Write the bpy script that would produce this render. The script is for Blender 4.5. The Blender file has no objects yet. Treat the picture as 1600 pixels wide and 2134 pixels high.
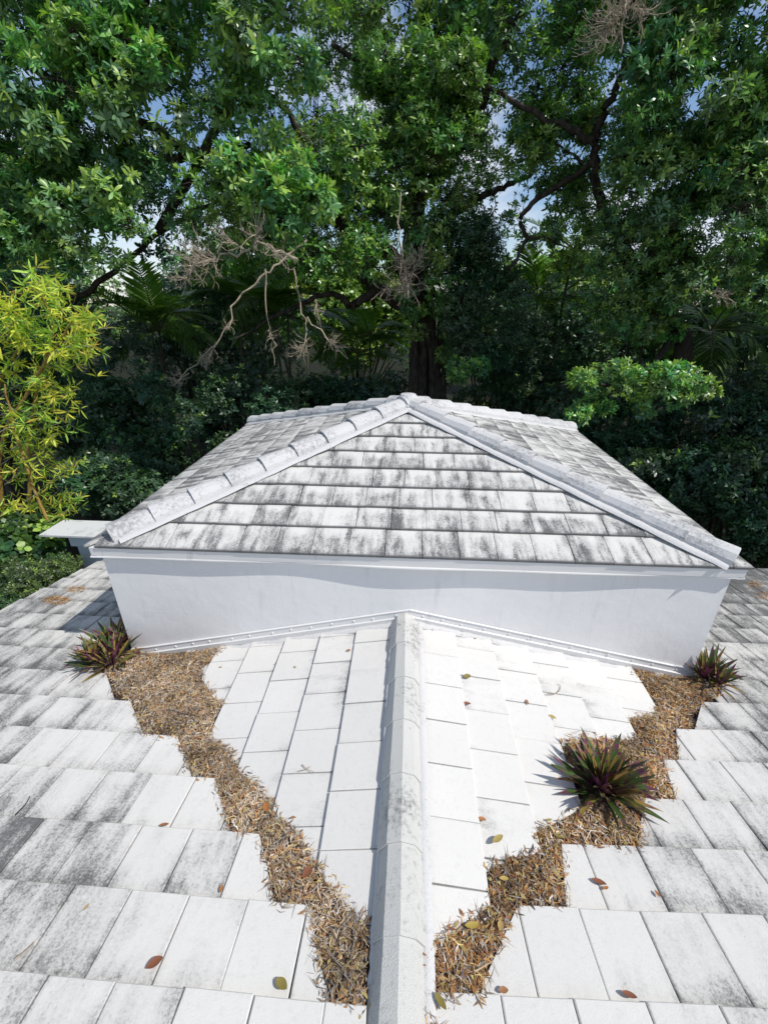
import bpy, math, random
import numpy as np
from mathutils import Matrix, Vector

random.seed(11)
RNG = np.random.default_rng(11)
SC = bpy.context.scene
COL = SC.collection

# ------------------------------------------------------------------ camera
CAM = dict(loc=(-0.0698, -3.1828, 2.6065), pitch=-0.4469, yaw=-0.0526, roll=0.0058, f=912.88 / 1600.0)
def cam_axes():
    cy, sy = math.cos(CAM['yaw']), math.sin(CAM['yaw'])
    cp, sp = math.cos(CAM['pitch']), math.sin(CAM['pitch'])
    F = np.array([sy * cp, cy * cp, sp]); R = np.array([cy, -sy, 0.0]); U = np.cross(R, F)
    cr, sr = math.cos(CAM['roll']), math.sin(CAM['roll'])
    return cr * R + sr * U, -sr * R + cr * U, F
CR, CU, CF = cam_axes()
CL = np.array(CAM['loc'])
cam_data = bpy.data.cameras.new('camera')
cam_data.sensor_fit = 'HORIZONTAL'; cam_data.sensor_width = 36.0; cam_data.lens = 36.0 * CAM['f']
cam_data.clip_start = 0.05; cam_data.clip_end = 2000.0
cam = bpy.data.objects.new('camera', cam_data)
cam.matrix_world = Matrix(((CR[0], CU[0], -CF[0], CL[0]), (CR[1], CU[1], -CF[1], CL[1]), (CR[2], CU[2], -CF[2], CL[2]), (0, 0, 0, 1)))
COL.objects.link(cam); SC.camera = cam

# ------------------------------------------------------------------ light
SUN = Vector((0.58, -0.23, 0.79)).normalized()          # towards the sun: high on the right, a little behind the viewer
SUN_EL = math.asin(SUN.z); SUN_AZ = math.atan2(SUN.x, SUN.y)
world = bpy.data.worlds.new('World'); SC.world = world; world.use_nodes = True
wn, wl = world.node_tree.nodes, world.node_tree.links
wn.clear()
w_out = wn.new('ShaderNodeOutputWorld'); w_bg = wn.new('ShaderNodeBackground'); w_bg.inputs['Strength'].default_value = 0.10
w_sky = wn.new('ShaderNodeTexSky'); w_sky.sky_type = 'NISHITA'; w_sky.sun_disc = False
w_sky.sun_elevation = SUN_EL; w_sky.sun_rotation = SUN_AZ; w_sky.air_density = 1.0; w_sky.dust_density = 0.2; w_sky.ozone_density = 3.0
w_tc = wn.new('ShaderNodeTexCoord'); w_map = wn.new('ShaderNodeMapping'); w_map.inputs['Scale'].default_value = (1.0, 1.0, 1.7)
w_noise = wn.new('ShaderNodeTexNoise'); w_noise.inputs['Scale'].default_value = 3.2; w_noise.inputs['Detail'].default_value = 8; w_noise.inputs['Roughness'].default_value = 0.55
w_ramp = wn.new('ShaderNodeValToRGB'); w_ramp.color_ramp.elements[0].position = 0.47; w_ramp.color_ramp.elements[1].position = 0.64
w_mix = wn.new('ShaderNodeMix'); w_mix.data_type = 'RGBA'
w_mix.inputs['B'].default_value = (6.6, 6.9, 7.6, 1)
wl.new(w_tc.outputs['Generated'], w_map.inputs['Vector']); wl.new(w_map.outputs['Vector'], w_noise.inputs['Vector'])
wl.new(w_noise.outputs['Fac'], w_ramp.inputs['Fac']); wl.new(w_ramp.outputs['Color'], w_mix.inputs['Factor'])
wl.new(w_sky.outputs['Color'], w_mix.inputs['A']); wl.new(w_mix.outputs['Result'], w_bg.inputs['Color'])
wl.new(w_bg.outputs['Background'], w_out.inputs['Surface'])
sun_data = bpy.data.lights.new('sun', 'SUN'); sun_data.energy = 3.1; sun_data.angle = math.radians(0.53); sun_data.color = (1.0, 0.965, 0.91)
sun = bpy.data.objects.new('sun', sun_data); sun.rotation_euler = SUN.to_track_quat('Z', 'Y').to_euler(); sun.location = (20, -8, 30)
COL.objects.link(sun)
SC.view_settings.view_transform = 'Standard'; SC.view_settings.look = 'None'
SC.view_settings.exposure = 0.38; SC.view_settings.gamma = 1.0; SC.view_settings.use_curve_mapping = False
SC.render.engine = 'CYCLES'
SC.cycles.max_bounces = 8; SC.cycles.transparent_max_bounces = 8

# ------------------------------------------------------------------ small helpers
def ray(px, py):
    return ((px - 800) * CR - (py - 1067) * CU) / 912.88 + CF
def at(px, py, y):
    """point at world depth y seen in the photograph at (px, py)"""
    v = ray(px, py); return CL + v * ((y - CL[1]) / v[1])
def on_plane(px, py, n, c):
    n = np.array(n, float); v = ray(px, py); return CL + v * ((c - n @ CL) / (n @ v))
MA, MB_ = 0.5334, 0.212                                   # main slope: z = -(MA + MB_*y)
SL_, SR_ = 0.2266, 0.2135                                 # saddle slopes either side of the ridge
def z_main(x, y): return -(MA + MB_ * y)
def z_saddle(x, y): return -(SL_ if x < 0 else SR_) * abs(x)
def z_roof(x, y):
    return max(z_main(x, y), z_saddle(x, y)) if y < 0 else z_main(x, y)
def project(P):
    q = np.asarray(P, float) - CL; d = q @ CF
    return np.stack([800 + 912.88 * (q @ CR) / d, 1067 - 912.88 * (q @ CU) / d], -1)

def mesh_obj(name, verts, faces, mat=None, parent=None, uvs=None, fmat=None, smooth=False, cols=None, loc=None):
    me = bpy.data.meshes.new(name)
    me.from_pydata([tuple(v) for v in verts], [], [tuple(f) for f in faces])
    for m in (mat if isinstance(mat, (list, tuple)) else [mat]):
        if m is not None: me.materials.append(m)
    if uvs is not None:
        ul = me.uv_layers.new(name='UVMap')
        li = np.empty(len(me.loops), np.int32); me.loops.foreach_get('vertex_index', li)
        ul.data.foreach_set('uv', np.asarray(uvs, np.float32)[li].ravel())
    if fmat is not None: me.polygons.foreach_set('material_index', np.asarray(fmat, np.int32))
    if smooth: me.polygons.foreach_set('use_smooth', np.ones(len(me.polygons), bool))
    if cols is not None:
        ca = me.color_attributes.new('tint', 'FLOAT_COLOR', 'POINT')
        ca.data.foreach_set('color', np.asarray(cols, np.float32).ravel())
    me.update()
    return link(name, me, parent, loc)
def link(name, data, parent=None, loc=None):
    o = bpy.data.objects.new(name, data); COL.objects.link(o)
    if loc is not None: o.location = loc
    if parent is not None: set_parent(o, parent)
    return o
BASE = {}
def set_parent(o, parent):
    o.parent = parent
    if parent.name in BASE: o.matrix_parent_inverse = Matrix.Translation(-Vector(BASE[parent.name]))
def thing(name, label, cat, base, group=None):
    """an Empty at the thing's base; parts keep world coordinates"""
    o = bpy.data.objects.new(name, None); COL.objects.link(o); o.location = base; o.empty_display_size = 0.2
    BASE[o.name] = tuple(base); tag(o, label, cat, group); return o
def tag(o, label=None, cat=None, group=None, kind=None):
    if label: o['label'] = label
    if cat: o['category'] = cat
    if group: o['group'] = group
    if kind: o['kind'] = kind
    return o
def fast_mesh(name, V, F, mat, parent=None, cols=None, smooth=False, fmat=None):
    """V (n,3), F (m,k) numpy arrays of one polygon size, or a list of such arrays"""
    Fs = F if isinstance(F, list) else [F]
    me = bpy.data.meshes.new(name)
    me.vertices.add(len(V)); me.vertices.foreach_set('co', np.asarray(V, np.float32).ravel())
    lv = np.concatenate([f.ravel() for f in Fs]).astype(np.int32)
    tot = np.concatenate([np.full(len(f), f.shape[1], np.int32) for f in Fs])
    st = np.concatenate([[0], np.cumsum(tot)[:-1]]).astype(np.int32)
    me.loops.add(len(lv)); me.loops.foreach_set('vertex_index', lv)
    me.polygons.add(len(tot)); me.polygons.foreach_set('loop_start', st); me.polygons.foreach_set('loop_total', tot)
    for m in (mat if isinstance(mat, (list, tuple)) else [mat]): me.materials.append(m)
    if fmat is not None: me.polygons.foreach_set('material_index', fmat.astype(np.int32))
    if smooth: me.polygons.foreach_set('use_smooth', np.ones(len(tot), bool))
    if cols is not None:
        ca = me.color_attributes.new('tint', 'FLOAT_COLOR', 'POINT')
        ca.data.foreach_set('color', np.asarray(cols, np.float32).ravel())
    me.update(calc_edges=True)
    return link(name, me, parent)
def unit(v):
    v = np.asarray(v, float); return v / (np.linalg.norm(v, axis=-1, keepdims=True) + 1e-9)

# ------------------------------------------------------------------ materials
class NT:
    """terse node-tree writer"""
    def __init__(s, name):
        s.mat = bpy.data.materials.new(name); s.mat.use_nodes = True
        s.t = s.mat.node_tree; s.t.nodes.clear()
        s.out = s.t.nodes.new('ShaderNodeOutputMaterial'); s.b = s.t.nodes.new('ShaderNodeBsdfPrincipled')
        s.t.links.new(s.b.outputs[0], s.out.inputs['Surface'])
    def put(s, sock, v):
        if isinstance(v, bpy.types.NodeSocket): s.t.links.new(v, sock)
        else: sock.default_value = v
    def m(s, op, a, b=0.0, c=0.0, clamp=False):
        n = s.t.nodes.new('ShaderNodeMath'); n.operation = op; n.use_clamp = clamp
        s.put(n.inputs[0], a); s.put(n.inputs[1], b)
        if len(n.inputs) > 2: s.put(n.inputs[2], c)
        return n.outputs[0]
    def ss(s, x, lo, hi):
        n = s.t.nodes.new('ShaderNodeMapRange'); n.interpolation_type = 'SMOOTHSTEP'
        s.put(n.inputs[0], x); s.put(n.inputs[1], lo); s.put(n.inputs[2], hi); return n.outputs[0]
    def pos(s): return s.t.nodes.new('ShaderNodeNewGeometry').outputs['Position']
    def obj(s): return s.t.nodes.new('ShaderNodeTexCoord').outputs['Object']
    def uv(s):
        n = s.t.nodes.new('ShaderNodeUVMap'); n.uv_map = 'UVMap'; return n.outputs[0]
    def sep(s, v):
        n = s.t.nodes.new('ShaderNodeSeparateXYZ'); s.put(n.inputs[0], v); return n.outputs
    def comb(s, x, y, z):
        n = s.t.nodes.new('ShaderNodeCombineXYZ'); s.put(n.inputs[0], x); s.put(n.inputs[1], y); s.put(n.inputs[2], z); return n.outputs[0]
    def noise(s, v, scale, detail=3, rough=.55, dist=0.0):
        n = s.t.nodes.new('ShaderNodeTexNoise'); s.put(n.inputs['Vector'], v); n.inputs['Scale'].default_value = scale
        n.inputs['Detail'].default_value = detail; n.inputs['Roughness'].default_value = rough; n.inputs['Distortion'].default_value = dist
        return n.outputs['Fac']
    def rand(s): return s.t.nodes.new('ShaderNodeObjectInfo').outputs['Random']
    def oattr(s, name):
        n = s.t.nodes.new('ShaderNodeAttribute'); n.attribute_type = 'OBJECT'; n.attribute_name = name; return n.outputs['Fac']
    def tint(s):
        n = s.t.nodes.new('ShaderNodeAttribute'); n.attribute_type = 'GEOMETRY'; n.attribute_name = 'tint'; return n.outputs['Color']
    def mix(s, f, a, b, mode='MIX'):
        n = s.t.nodes.new('ShaderNodeMix'); n.data_type = 'RGBA'; n.blend_type = mode
        s.put(n.inputs['Factor'], f)
        for k, v in (('A', a), ('B', b)):
            s.put(n.inputs[k], v if isinstance(v, bpy.types.NodeSocket) else (*v, 1.0))
        return n.outputs['Result']
    def bump(s, h, strength=.3, dist=.01):
        n = s.t.nodes.new('ShaderNodeBump'); n.inputs['Strength'].default_value = strength; n.inputs['Distance'].default_value = dist
        s.put(n.inputs['Height'], h); s.t.links.new(n.outputs[0], s.b.inputs['Normal'])
    def fin(s, col, rough=.7, spec=.3):
        s.put(s.b.inputs['Base Color'], col if isinstance(col, bpy.types.NodeSocket) else (*col, 1.0))
        s.put(s.b.inputs['Roughness'], rough); s.put(s.b.inputs['Specular IOR Level'], spec); return s.mat

def tile_material(name, streaky, axis=0, white=(.705, .685, .648), dark=(.060, .060, .060)):
    """white painted concrete tile with mildew; how much is a property of each tile. Streaks run down each course."""
    n = NT(name); uv = n.sep(n.uv()); r = n.rand(); D = n.oattr('dirt'); CO = n.oattr('course'); p = n.pos(); P = n.sep(p)
    u, v = uv[0], uv[1]; al = P[axis]
    Dm = n.m('SUBTRACT', D, .5); co = n.m('MULTIPLY', CO, 7.31)
    edge = n.m('ABSOLUTE', n.m('SUBTRACT', u, .5))
    grain = n.noise(p, 75, 5, .75); fine = n.noise(p, 190, 3, .7); big = n.noise(p, 1.5, 4, .6); mid = n.noise(p, 7, 5, .7)
    if streaky:
        ns = n.noise(n.comb(n.m('MULTIPLY', n.m('ADD', al, n.m('MULTIPLY', mid, .10)), 12.5), n.m('ADD', n.m('MULTIPLY', v, .55), co), co), 1.0, 4, .62)
        e2 = n.m('MULTIPLY', n.ss(edge, .28, .48), .015)
        cln = n.m('MULTIPLY', n.m('MULTIPLY', n.ss(v, .50, 1.0), n.m('SUBTRACT', 1.0, n.ss(edge, .15, .48))), n.m('ADD', n.m('MULTIPLY', n.m('FRACT', n.m('MULTIPLY', r, 3.7)), .22), .12))
        low = n.m('MULTIPLY', n.m('SUBTRACT', 1.0, n.ss(v, .0, .25)), .08)
        a = n.m('SUBTRACT', n.m('ADD', n.m('ADD', n.m('MULTIPLY', ns, 1.0), e2), low), cln)
        a = n.m('ADD', a, n.m('ADD', n.m('MULTIPLY', mid, .40), n.m('MULTIPLY', big, .30)))
        a = n.m('ADD', a, n.m('MULTIPLY', Dm, .40))
        veil = n.m('MULTIPLY', n.ss(n.m('ADD', a, n.m('MULTIPLY', grain, .45)), .92, 1.34), .72)
        deep = n.ss(n.m('ADD', n.m('ADD', a, n.m('MULTIPLY', grain, .75)), n.m('MULTIPLY', fine, .35)), 1.46, 1.74)
        butt = n.m('SUBTRACT', 1.0, n.ss(n.m('ADD', v, n.m('MULTIPLY', grain, .05)), .035, .085))
        deep = n.m('MAXIMUM', deep, n.m('MULTIPLY', butt, .8))
    else:
        ns = n.noise(n.comb(n.m('MULTIPLY', al, 8.0), n.m('ADD', n.m('MULTIPLY', v, .6), co), co), 1.0, 5, .66)
        e2 = n.m('MULTIPLY', n.ss(edge, .36, .5), .09)
        top = n.m('MULTIPLY', n.ss(v, .55, 1.0), .13)
        a = n.m('ADD', n.m('ADD', n.m('MULTIPLY', ns, .75), e2), n.m('ADD', top, n.m('ADD', n.m('MULTIPLY', big, .50), n.m('MULTIPLY', mid, .35))))
        a = n.m('ADD', a, n.m('MULTIPLY', Dm, .62))
        veil = n.m('MULTIPLY', n.ss(n.m('ADD', a, n.m('MULTIPLY', grain, .45)), .92, 1.40), .75)
        deep = n.ss(n.m('ADD', n.m('ADD', a, n.m('MULTIPLY', grain, .70)), n.m('MULTIPLY', fine, .35)), 1.42, 1.74)
    spots = n.ss(n.noise(p, 26, 4, .65), .66, .72)
    deep = n.m('MAXIMUM', n.m('MULTIPLY', deep, .9), n.m('MULTIPLY', spots, n.m('MULTIPLY', D, .55)))
    wv = n.mix(n.noise(p, 1.7, 4), white, tuple(c * .90 for c in white))
    wv = n.mix(n.m('MULTIPLY', r, .35), wv, tuple(c * .88 for c in white))
    wv = n.mix(n.ss(n.noise(p, 31, 4, .7), .50, .72), wv, tuple(c * .88 for c in white))
    c1 = n.mix(n.m('MULTIPLY', veil, .85), wv, (.27, .268, .26))
    n.bump(n.m('ADD', n.noise(p, 150, 3, .6), n.m('MULTIPLY', n.noise(p, 16, 3), 1.2)), .30, .005)
    return n.fin(n.mix(deep, c1, n.mix(fine, dark, tuple(x * 2.2 for x in dark))), .82, .25)
M_TILE = tile_material('painted_roof_tile', False, 0)
M_STILE = tile_material('painted_saddle_tile', False, 1)
M_HTILE = tile_material('mildewed_roof_tile', True, 0)
M_HSIDE = tile_material('mildewed_side_tile', True, 1)

def stucco(name, col, dark, amount, bump=.5, scale=160, grain=(2.0, 34)):
    n = NT(name); p = n.pos()
    a = n.m('ADD', n.m('MULTIPLY', n.noise(p, grain[0], 4), .55), n.m('MULTIPLY', n.noise(p, grain[1], 4, .7), .5))
    mask = n.m('MULTIPLY', n.ss(a, amount, amount + .2), .8)
    c = n.mix(n.noise(p, 2.3, 3), col, tuple(v * .88 for v in col))
    n.bump(n.noise(p, scale, 4, .65), bump, .006)
    return n.fin(n.mix(mask, c, dark), .85, .2)
M_CAP = stucco('painted_cap_tile', (.63, .62, .585), (.10, .10, .10), .53, .9)
M_HCAP = stucco('weathered_cap_tile', (.62, .61, .60), (.22, .22, .22), .485, .8, 80)
M_MORTAR = stucco('painted_mortar', (.62, .61, .60), (.22, .22, .23), .55, .9, 60)
M_DECK = stucco('roof_underlay', (.10, .10, .10), (.05, .05, .05), .55)
M_SHEET = stucco('painted_roof_sheet', (.60, .60, .585), (.20, .20, .20), .56)
n = NT('white_wall_paint'); p = n.pos()
wc = n.mix(n.ss(n.noise(p, 1.1, 4), .3, .7), (.79, .775, .76), (.74, .73, .72))
wc = n.mix(n.m('MULTIPLY', n.ss(n.noise(p, 19, 3, .6), .72, .80), .25), wc, (.45, .46, .5))
wz = n.sep(p)
wst = n.ss(n.noise(n.comb(n.m('MULTIPLY', wz[0], 7.0), n.m('MULTIPLY', wz[1], 7.0), n.m('MULTIPLY', wz[2], .9)), 1.0, 5, .7), .54, .78)
wc = n.mix(n.m('MULTIPLY', wst, .30), wc, (.42, .41, .40))
wc = n.mix(n.m('MULTIPLY', n.ss(n.noise(p, 55, 5, .75), .56, .70), .16), wc, (.38, .37, .36))
n.bump(n.m('ADD', n.noise(p, 90, 4, .65), n.m('MULTIPLY', n.noise(p, 6, 3), 3.0)), .22, .008)
M_WALL = n.fin(wc, .65, .3)
n = NT('painted_metal_trim'); p = n.pos()
st = n.sep(p)
drip = n.ss(n.noise(n.comb(n.m('MULTIPLY', st[0], 9.0), n.m('MULTIPLY', st[1], 9.0), n.m('MULTIPLY', st[2], 2.0)), 1.0, 4, .7), .60, .78)
M_TRIM = n.fin(n.mix(n.m('MULTIPLY', drip, .5), (.69, .68, .665), (.25, .25, .25)), .45, .4)
n = NT('shade_tinted_render'); p = n.pos()
M_BLOCK = n.fin(n.mix(n.noise(p, 3, 4), (.62, .66, .68), (.54, .58, .61)), .8, .2)  # white render; the blue-grey of its shade is put into the colour
n = NT('slab_paint'); p = n.pos()
M_SLAB = n.fin(n.mix(n.m('MULTIPLY', n.ss(n.noise(p, 4, 5, .65), .5, .7), .6), (.60, .60, .59), (.28, .27, .25)), .8, .2)

def leaf_material(name, translucent=.24, rough=.36, spec=.55):
    n = NT(name); c = n.tint()
    n.fin(c, rough, spec)
    tr = n.t.nodes.new('ShaderNodeBsdfTranslucent'); n.put(tr.inputs['Color'], n.mix(1.0, c, (1.5, 1.9, .7), 'MULTIPLY'))
    mx = n.t.nodes.new('ShaderNodeMixShader'); mx.inputs[0].default_value = translucent
    n.t.links.new(n.b.outputs[0], mx.inputs[1]); n.t.links.new(tr.outputs[0], mx.inputs[2]); n.t.links.new(mx.outputs[0], n.out.inputs['Surface'])
    return n.mat
M_LEAF = leaf_material('broad_leaf')
M_FROND = leaf_material('palm_leaf', .25, .4, .4)
M_BAMBOO = leaf_material('bamboo_leaf', .36, .5, .3)
M_DRY = NT('dry_litter'); M_DRY = M_DRY.fin(M_DRY.tint(), .8, .2)
def bark(name, a, b, scale=14):
    n = NT(name); p = n.obj(); s = n.sep(p)
    q = n.comb(n.m('MULTIPLY', s[0], 3.0), n.m('MULTIPLY', s[1], 3.0), s[2])
    f = n.noise(q, scale * .25, 6, .65)
    n.bump(n.noise(q, scale, 5, .7), .8, .03)
    return n.fin(n.mix(n.ss(f, .3, .7), a, b), .9, .1)
M_BARK = bark('grey_brown_bark', (.030, .024, .019), (.10, .082, .066))
M_DEAD = bark('bleached_dead_wood', (.44, .36, .27), (.60, .51, .40), 30)
M_CULM = bark('golden_bamboo_culm', (.32, .17, .04), (.42, .30, .10), 20)
M_STEM = bark('pale_bamboo_twig', (.36, .33, .22), (.52, .50, .40), 20)
M_PTRUNK = bark('palm_stem_bark', (.07, .065, .045), (.16, .15, .10), 18)
n = NT('shaded_garden_soil'); p = n.pos()
gm = n.mix(n.ss(n.noise(p, 1.3, 5), .35, .65), (.020, .016, .011), (.018, .026, .011))
n.bump(n.noise(p, 9, 5, .7), .8, .1)
M_SOIL = n.fin(gm, .95, .1)

# ------------------------------------------------------------------ the ground
GZ = -4.2
g = mesh_obj('ground', [(-220, -120, GZ), (220, -120, GZ), (220, 420, GZ), (-220, 420, GZ)], [(0, 1, 2, 3)], M_SOIL)
tag(g, 'dark shaded garden soil around the house', None, None, 'structure')

# ------------------------------------------------------------------ the house
house = thing('house', 'white house roof with raised hip-roofed block and mildewed flat tiles', 'house', (0, 0, GZ))
def box_mesh(x0, x1, y0, y1, z0, z1):
    V = [(x, y, z) for z in (z0, z1) for y in (y0, y1) for x in (x0, x1)]
    return V, [(0, 2, 3, 1), (4, 5, 7, 6), (0, 1, 5, 4), (2, 6, 7, 3), (0, 4, 6, 2), (1, 3, 7, 5)]
def box(name, x0, x1, y0, y1, z0, z1, mat, parent):
    return mesh_obj(name, *box_mesh(x0, x1, y0, y1, z0, z1), mat, parent)
XL, XR = -4.80, 7.6                       # rakes of the main roof
Y_EAVE, Y_RIDGE = 2.82, -5.2
DROP = 0.036                              # deck lies under the tiles
zc = -DROP
main_deck = mesh_obj('main_roof', [(XL, Y_RIDGE, z_main(0, Y_RIDGE) + zc), (XR, Y_RIDGE, z_main(0, Y_RIDGE) + zc), (XR, Y_EAVE, z_main(0, Y_EAVE) + zc), (XL, Y_EAVE, z_main(0, Y_EAVE) + zc),
                                   (XL, -13.2, z_main(0, Y_EAVE) + zc), (XR, -13.2, z_main(0, Y_EAVE) + zc)], [(0, 1, 2, 3), (4, 5, 1, 0)], M_DECK, house)
box('house_wall', XL + .25, XR - .25, -12.6, 2.5, GZ, z_main(0, 2.5) - .12, M_WALL, house)
# rake boards close the roof's open edges
def prism_xz(name, pts_yz, x0, x1, mat, parent):
    k = len(pts_yz); V = [(x0, y, z) for y, z in pts_yz] + [(x1, y, z) for y, z in pts_yz]
    return mesh_obj(name, V, [tuple(range(k)), tuple(range(2 * k - 1, k - 1, -1))] + [(i, i + k, (i + 1) % k + k, (i + 1) % k) for i in range(k)], mat, parent)
for x0 in (XL - .02, XR):
    prism_xz('rake_board', [(Y_RIDGE, z_main(0, Y_RIDGE) - .035), (Y_EAVE, z_main(0, Y_EAVE) - .035), (Y_EAVE, z_main(0, Y_EAVE) - .20), (Y_RIDGE, z_main(0, Y_RIDGE) - .20)], x0, x0 + .02, M_TRIM, house)
box('fascia_board', XL, XR, Y_EAVE - .02, Y_EAVE + .004, z_main(0, Y_EAVE) - .20, z_main(0, Y_EAVE) - .04, M_TRIM, house)

def clip(poly, a, b, c):
    """keep the side where a*u + b*v <= c"""
    out = []
    for i in range(len(poly)):
        p, q = poly[i], poly[(i + 1) % len(poly)]
        dp, dq = a * p[0] + b * p[1] - c, a * q[0] + b * q[1] - c
        if dp <= 0: out.append(p)
        if (dp < 0 < dq) or (dq < 0 < dp):
            t = dp / (dp - dq); out.append((p[0] + t * (q[0] - p[0]), p[1] + t * (q[1] - p[1])))
    return out
def area(p): return abs(sum(p[i][0] * p[(i + 1) % len(p)][1] - p[(i + 1) % len(p)][0] * p[i][1] for i in range(len(p)))) / 2
T = .024
def tile_geometry(poly, e, pitch, t=T, bev=.005):
    """thin slab whose butt end rides on the course below; chamfered upper edge"""
    k = len(poly); c = (sum(p[0] for p in poly) / k, sum(p[1] for p in poly) / k)
    zt = lambda y: 2 * t - t * y / e
    def inset(p):
        d = (c[0] - p[0], c[1] - p[1]); return (p[0] + math.copysign(min(bev, abs(d[0])), d[0]), p[1] + math.copysign(min(bev, abs(d[1])), d[1]))
    V = [(x, y, zt(y) - t) for x, y in poly] + [(x, y, zt(y) - bev * .7) for x, y in poly] + [(*inset(p), zt(p[1])) for p in poly]
    F = [tuple(range(k - 1, -1, -1)), tuple(range(2 * k, 3 * k))]
    for i in range(k):
        j = (i + 1) % k
        F += [(i, j, j + k, i + k), (i + k, j + k, j + 2 * k, i + 2 * k)]
    UV = [(v[0] / pitch, v[1] / e) for v in V]
    return V, F, UV
SHARED = {}
def lay(name, parent, O, U, V, courses, pitch, length, mat, keep, dirt, gap=.0055, jit=1.0):
    """courses: (v of butt, exposure, phase of joints, [half-planes (a,b,c)], umin, umax)"""
    O, U, V = np.array(O, float), unit(U), unit(V); N = np.cross(U, V); made = []
    for ci, (vb, e, ph, planes, u0, u1) in enumerate(courses):
        k0, k1 = math.floor((u0 - ph) / pitch), math.ceil((u1 - ph) / pitch)
        for k in range(k0, k1):
            ub = ph + k * pitch
            L = e + length
            rect = [(0, 0), (pitch - gap, 0), (pitch - gap, L), (0, L)]
            poly = rect
            for (a, b, c) in planes + [(-1, 0, -u0), (1, 0, u1)]:
                poly = clip(poly, a, b, c - a * ub - b * vb) if poly else poly
            if len(poly) < 3 or area(poly) < .004: continue
            pc = O + U * (ub + pitch / 2) + V * (vb + e / 2)
            if not keep(pc): continue
            full = abs(area(poly) - area(rect)) < 1e-7
            key = (name, mat.name, round(e, 4), round(L, 4), round(pitch, 4))
            if full and key in SHARED: me = SHARED[key]; o = bpy.data.objects.new(name, me); COL.objects.link(o)
            else:
                VV, FF, UV = tile_geometry(poly, e, pitch)
                o = mesh_obj(name, VV, FF, mat, None, UV)
                if full: SHARED[key] = o.data
            o.parent = parent
            P = O + U * (ub + gap / 2 + random.uniform(-.002, .002) * jit) + V * (vb + random.uniform(-.003, .003) * jit) + N * random.uniform(-.0015, .0025) * jit
            mw = Matrix(((U[0], V[0], N[0], P[0]), (U[1], V[1], N[1], P[1]), (U[2], V[2], N[2], P[2]), (0, 0, 0, 1)))
            o.matrix_local = mw @ Matrix.Rotation(random.gauss(0, .0035) * jit, 4, 'Z') @ Matrix.Rotation(random.gauss(0, .004) * jit, 4, 'Y')
            o['dirt'] = float(dirt(pc)); o['course'] = float(ci); made.append(o)
    return made

mc = 1 / math.sqrt(1 + MB_ ** 2); ms = MB_ * mc
MV = np.array([0, -mc, ms]); MN = np.array([0, ms, mc]); MU = np.array([-1.0, 0, 0])
def main_field(right):
    """courses of the main slope on one side of the saddle; the slope falls away from the viewer"""
    if right:
        ys = [-2.36 - .33 * 3 + 0, -2.36 - .33 * 2, -2.36 - .33, -2.36, -2.02, -1.695, -1.38, -1.06, -.75, -.42] + [-.09 + .328 * i for i in range(9)]
        ys.append(Y_EAVE + .05)
        cuts = {4: (.305, .562), 5: (.789, .875), 6: (1.30, 1.50), 7: (1.713, 1.803), 8: (1.911, 2.066), 9: (2.20, 2.47)}
        j0, sk = .3905, .026
    else:
        ys = [-2.43 - .34 * 3, -2.43 - .34 * 2, -2.43 - .34, -2.43, -2.086, -1.754, -1.407, -1.068, -.73, -.39] + [-.05 + .335 * i for i in range(9)]
        ys[-1] = Y_EAVE + .05
        cuts = {4: (-.318, -.498), 5: (-.655, -.853), 6: (-1.015, -1.27), 7: (-1.416, -1.70), 8: (-1.946, -2.273), 9: (-2.40, -2.72)}
        j0, sk = -1.541, -.010
    ca, sa = math.cos(sk), math.sin(sk)
    U = MU * ca + MV * (sa if right else sa)
    V = np.cross(MN, U)
    O = np.array([0, 0, -MA]) - MN * DROP
    def uvw(x, y): return (-x * ca + (-y / mc) * sa, x * sa + (-y / mc) * ca)
    xr = 1.0 if right else -1.2
    cs = []
    for i in range(1, len(ys)):
        yb, yn = ys[i], ys[i - 1]; vb = uvw(xr, yb)[1]; e = uvw(xr, yn)[1] - vb
        ph = uvw(j0 + (.15 if (i - 3) % 2 else 0), yb)[0]
        if i in cuts: xn, xf = cuts[i]
        elif i < 3: xn, xf = (0, 0)
        elif i == 3: xn, xf = (.10, .115) if right else (-.15, -.165)
        else: xn, xf = (2.66, 2.66) if right else (-2.75, -2.75)
        # line from the far end (uf, vf) to the near end (un, vn) of the cut; right field keeps u <= line, left keeps u >= line
        (un, vn), (uf, vf) = uvw(xn, yn), uvw(xf, yb); k = (un - uf) / (vn - vf)
        hp = [(1, -k, uf - k * vf)] if right else [(-1, k, -uf + k * vf)]
        x_out = min(XR, 1.46 + .81 * (yb + 2.39) + 1.6) if right else max(XL, -1.617 - .98 * (yb + 2.577) - 1.3)
        if right: u0, u1 = -x_out, max(un, uf) + .02
        else: u0, u1 = min(un, uf) - .02, -x_out
        if not right and yb > .2: u1 = -XL
        cs.append((vb, e, ph, hp, u0, u1))
    def dirt(p):
        x = abs(p[0]); base = np.interp(x, [.3, 1.2, 2.2, 3.2, 4.5], [.14, .34, .62, .80, .88] if right else [.14, .34, .56, .74, .80])
        if right: base += np.interp(p[1], [0, 2], [0, .16]) + (.16 if p[1] < -1.4 and x > 1.0 else 0)
        else: base += (.24 if p[1] < -1.9 and x > .9 else 0)
        return base - .03 + random.gauss(0, .045)
    return lay('roof_tile', main_deck, O, U, V, cs, .30, .075, M_TILE, lambda p: True, dirt)
tiles_main = main_field(False) + main_field(True)
def tile_size(o):
    c = np.array(o.matrix_basis @ Vector((.15, .15, .03))); q = project(c)
    inside = -60 < q[0] < 1660 and -60 < q[1] < 2190
    return (1.0 if inside else .0001) / float((c - CL) @ CF) ** 3
tiles_main.sort(key=tile_size, reverse=True)
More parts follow.
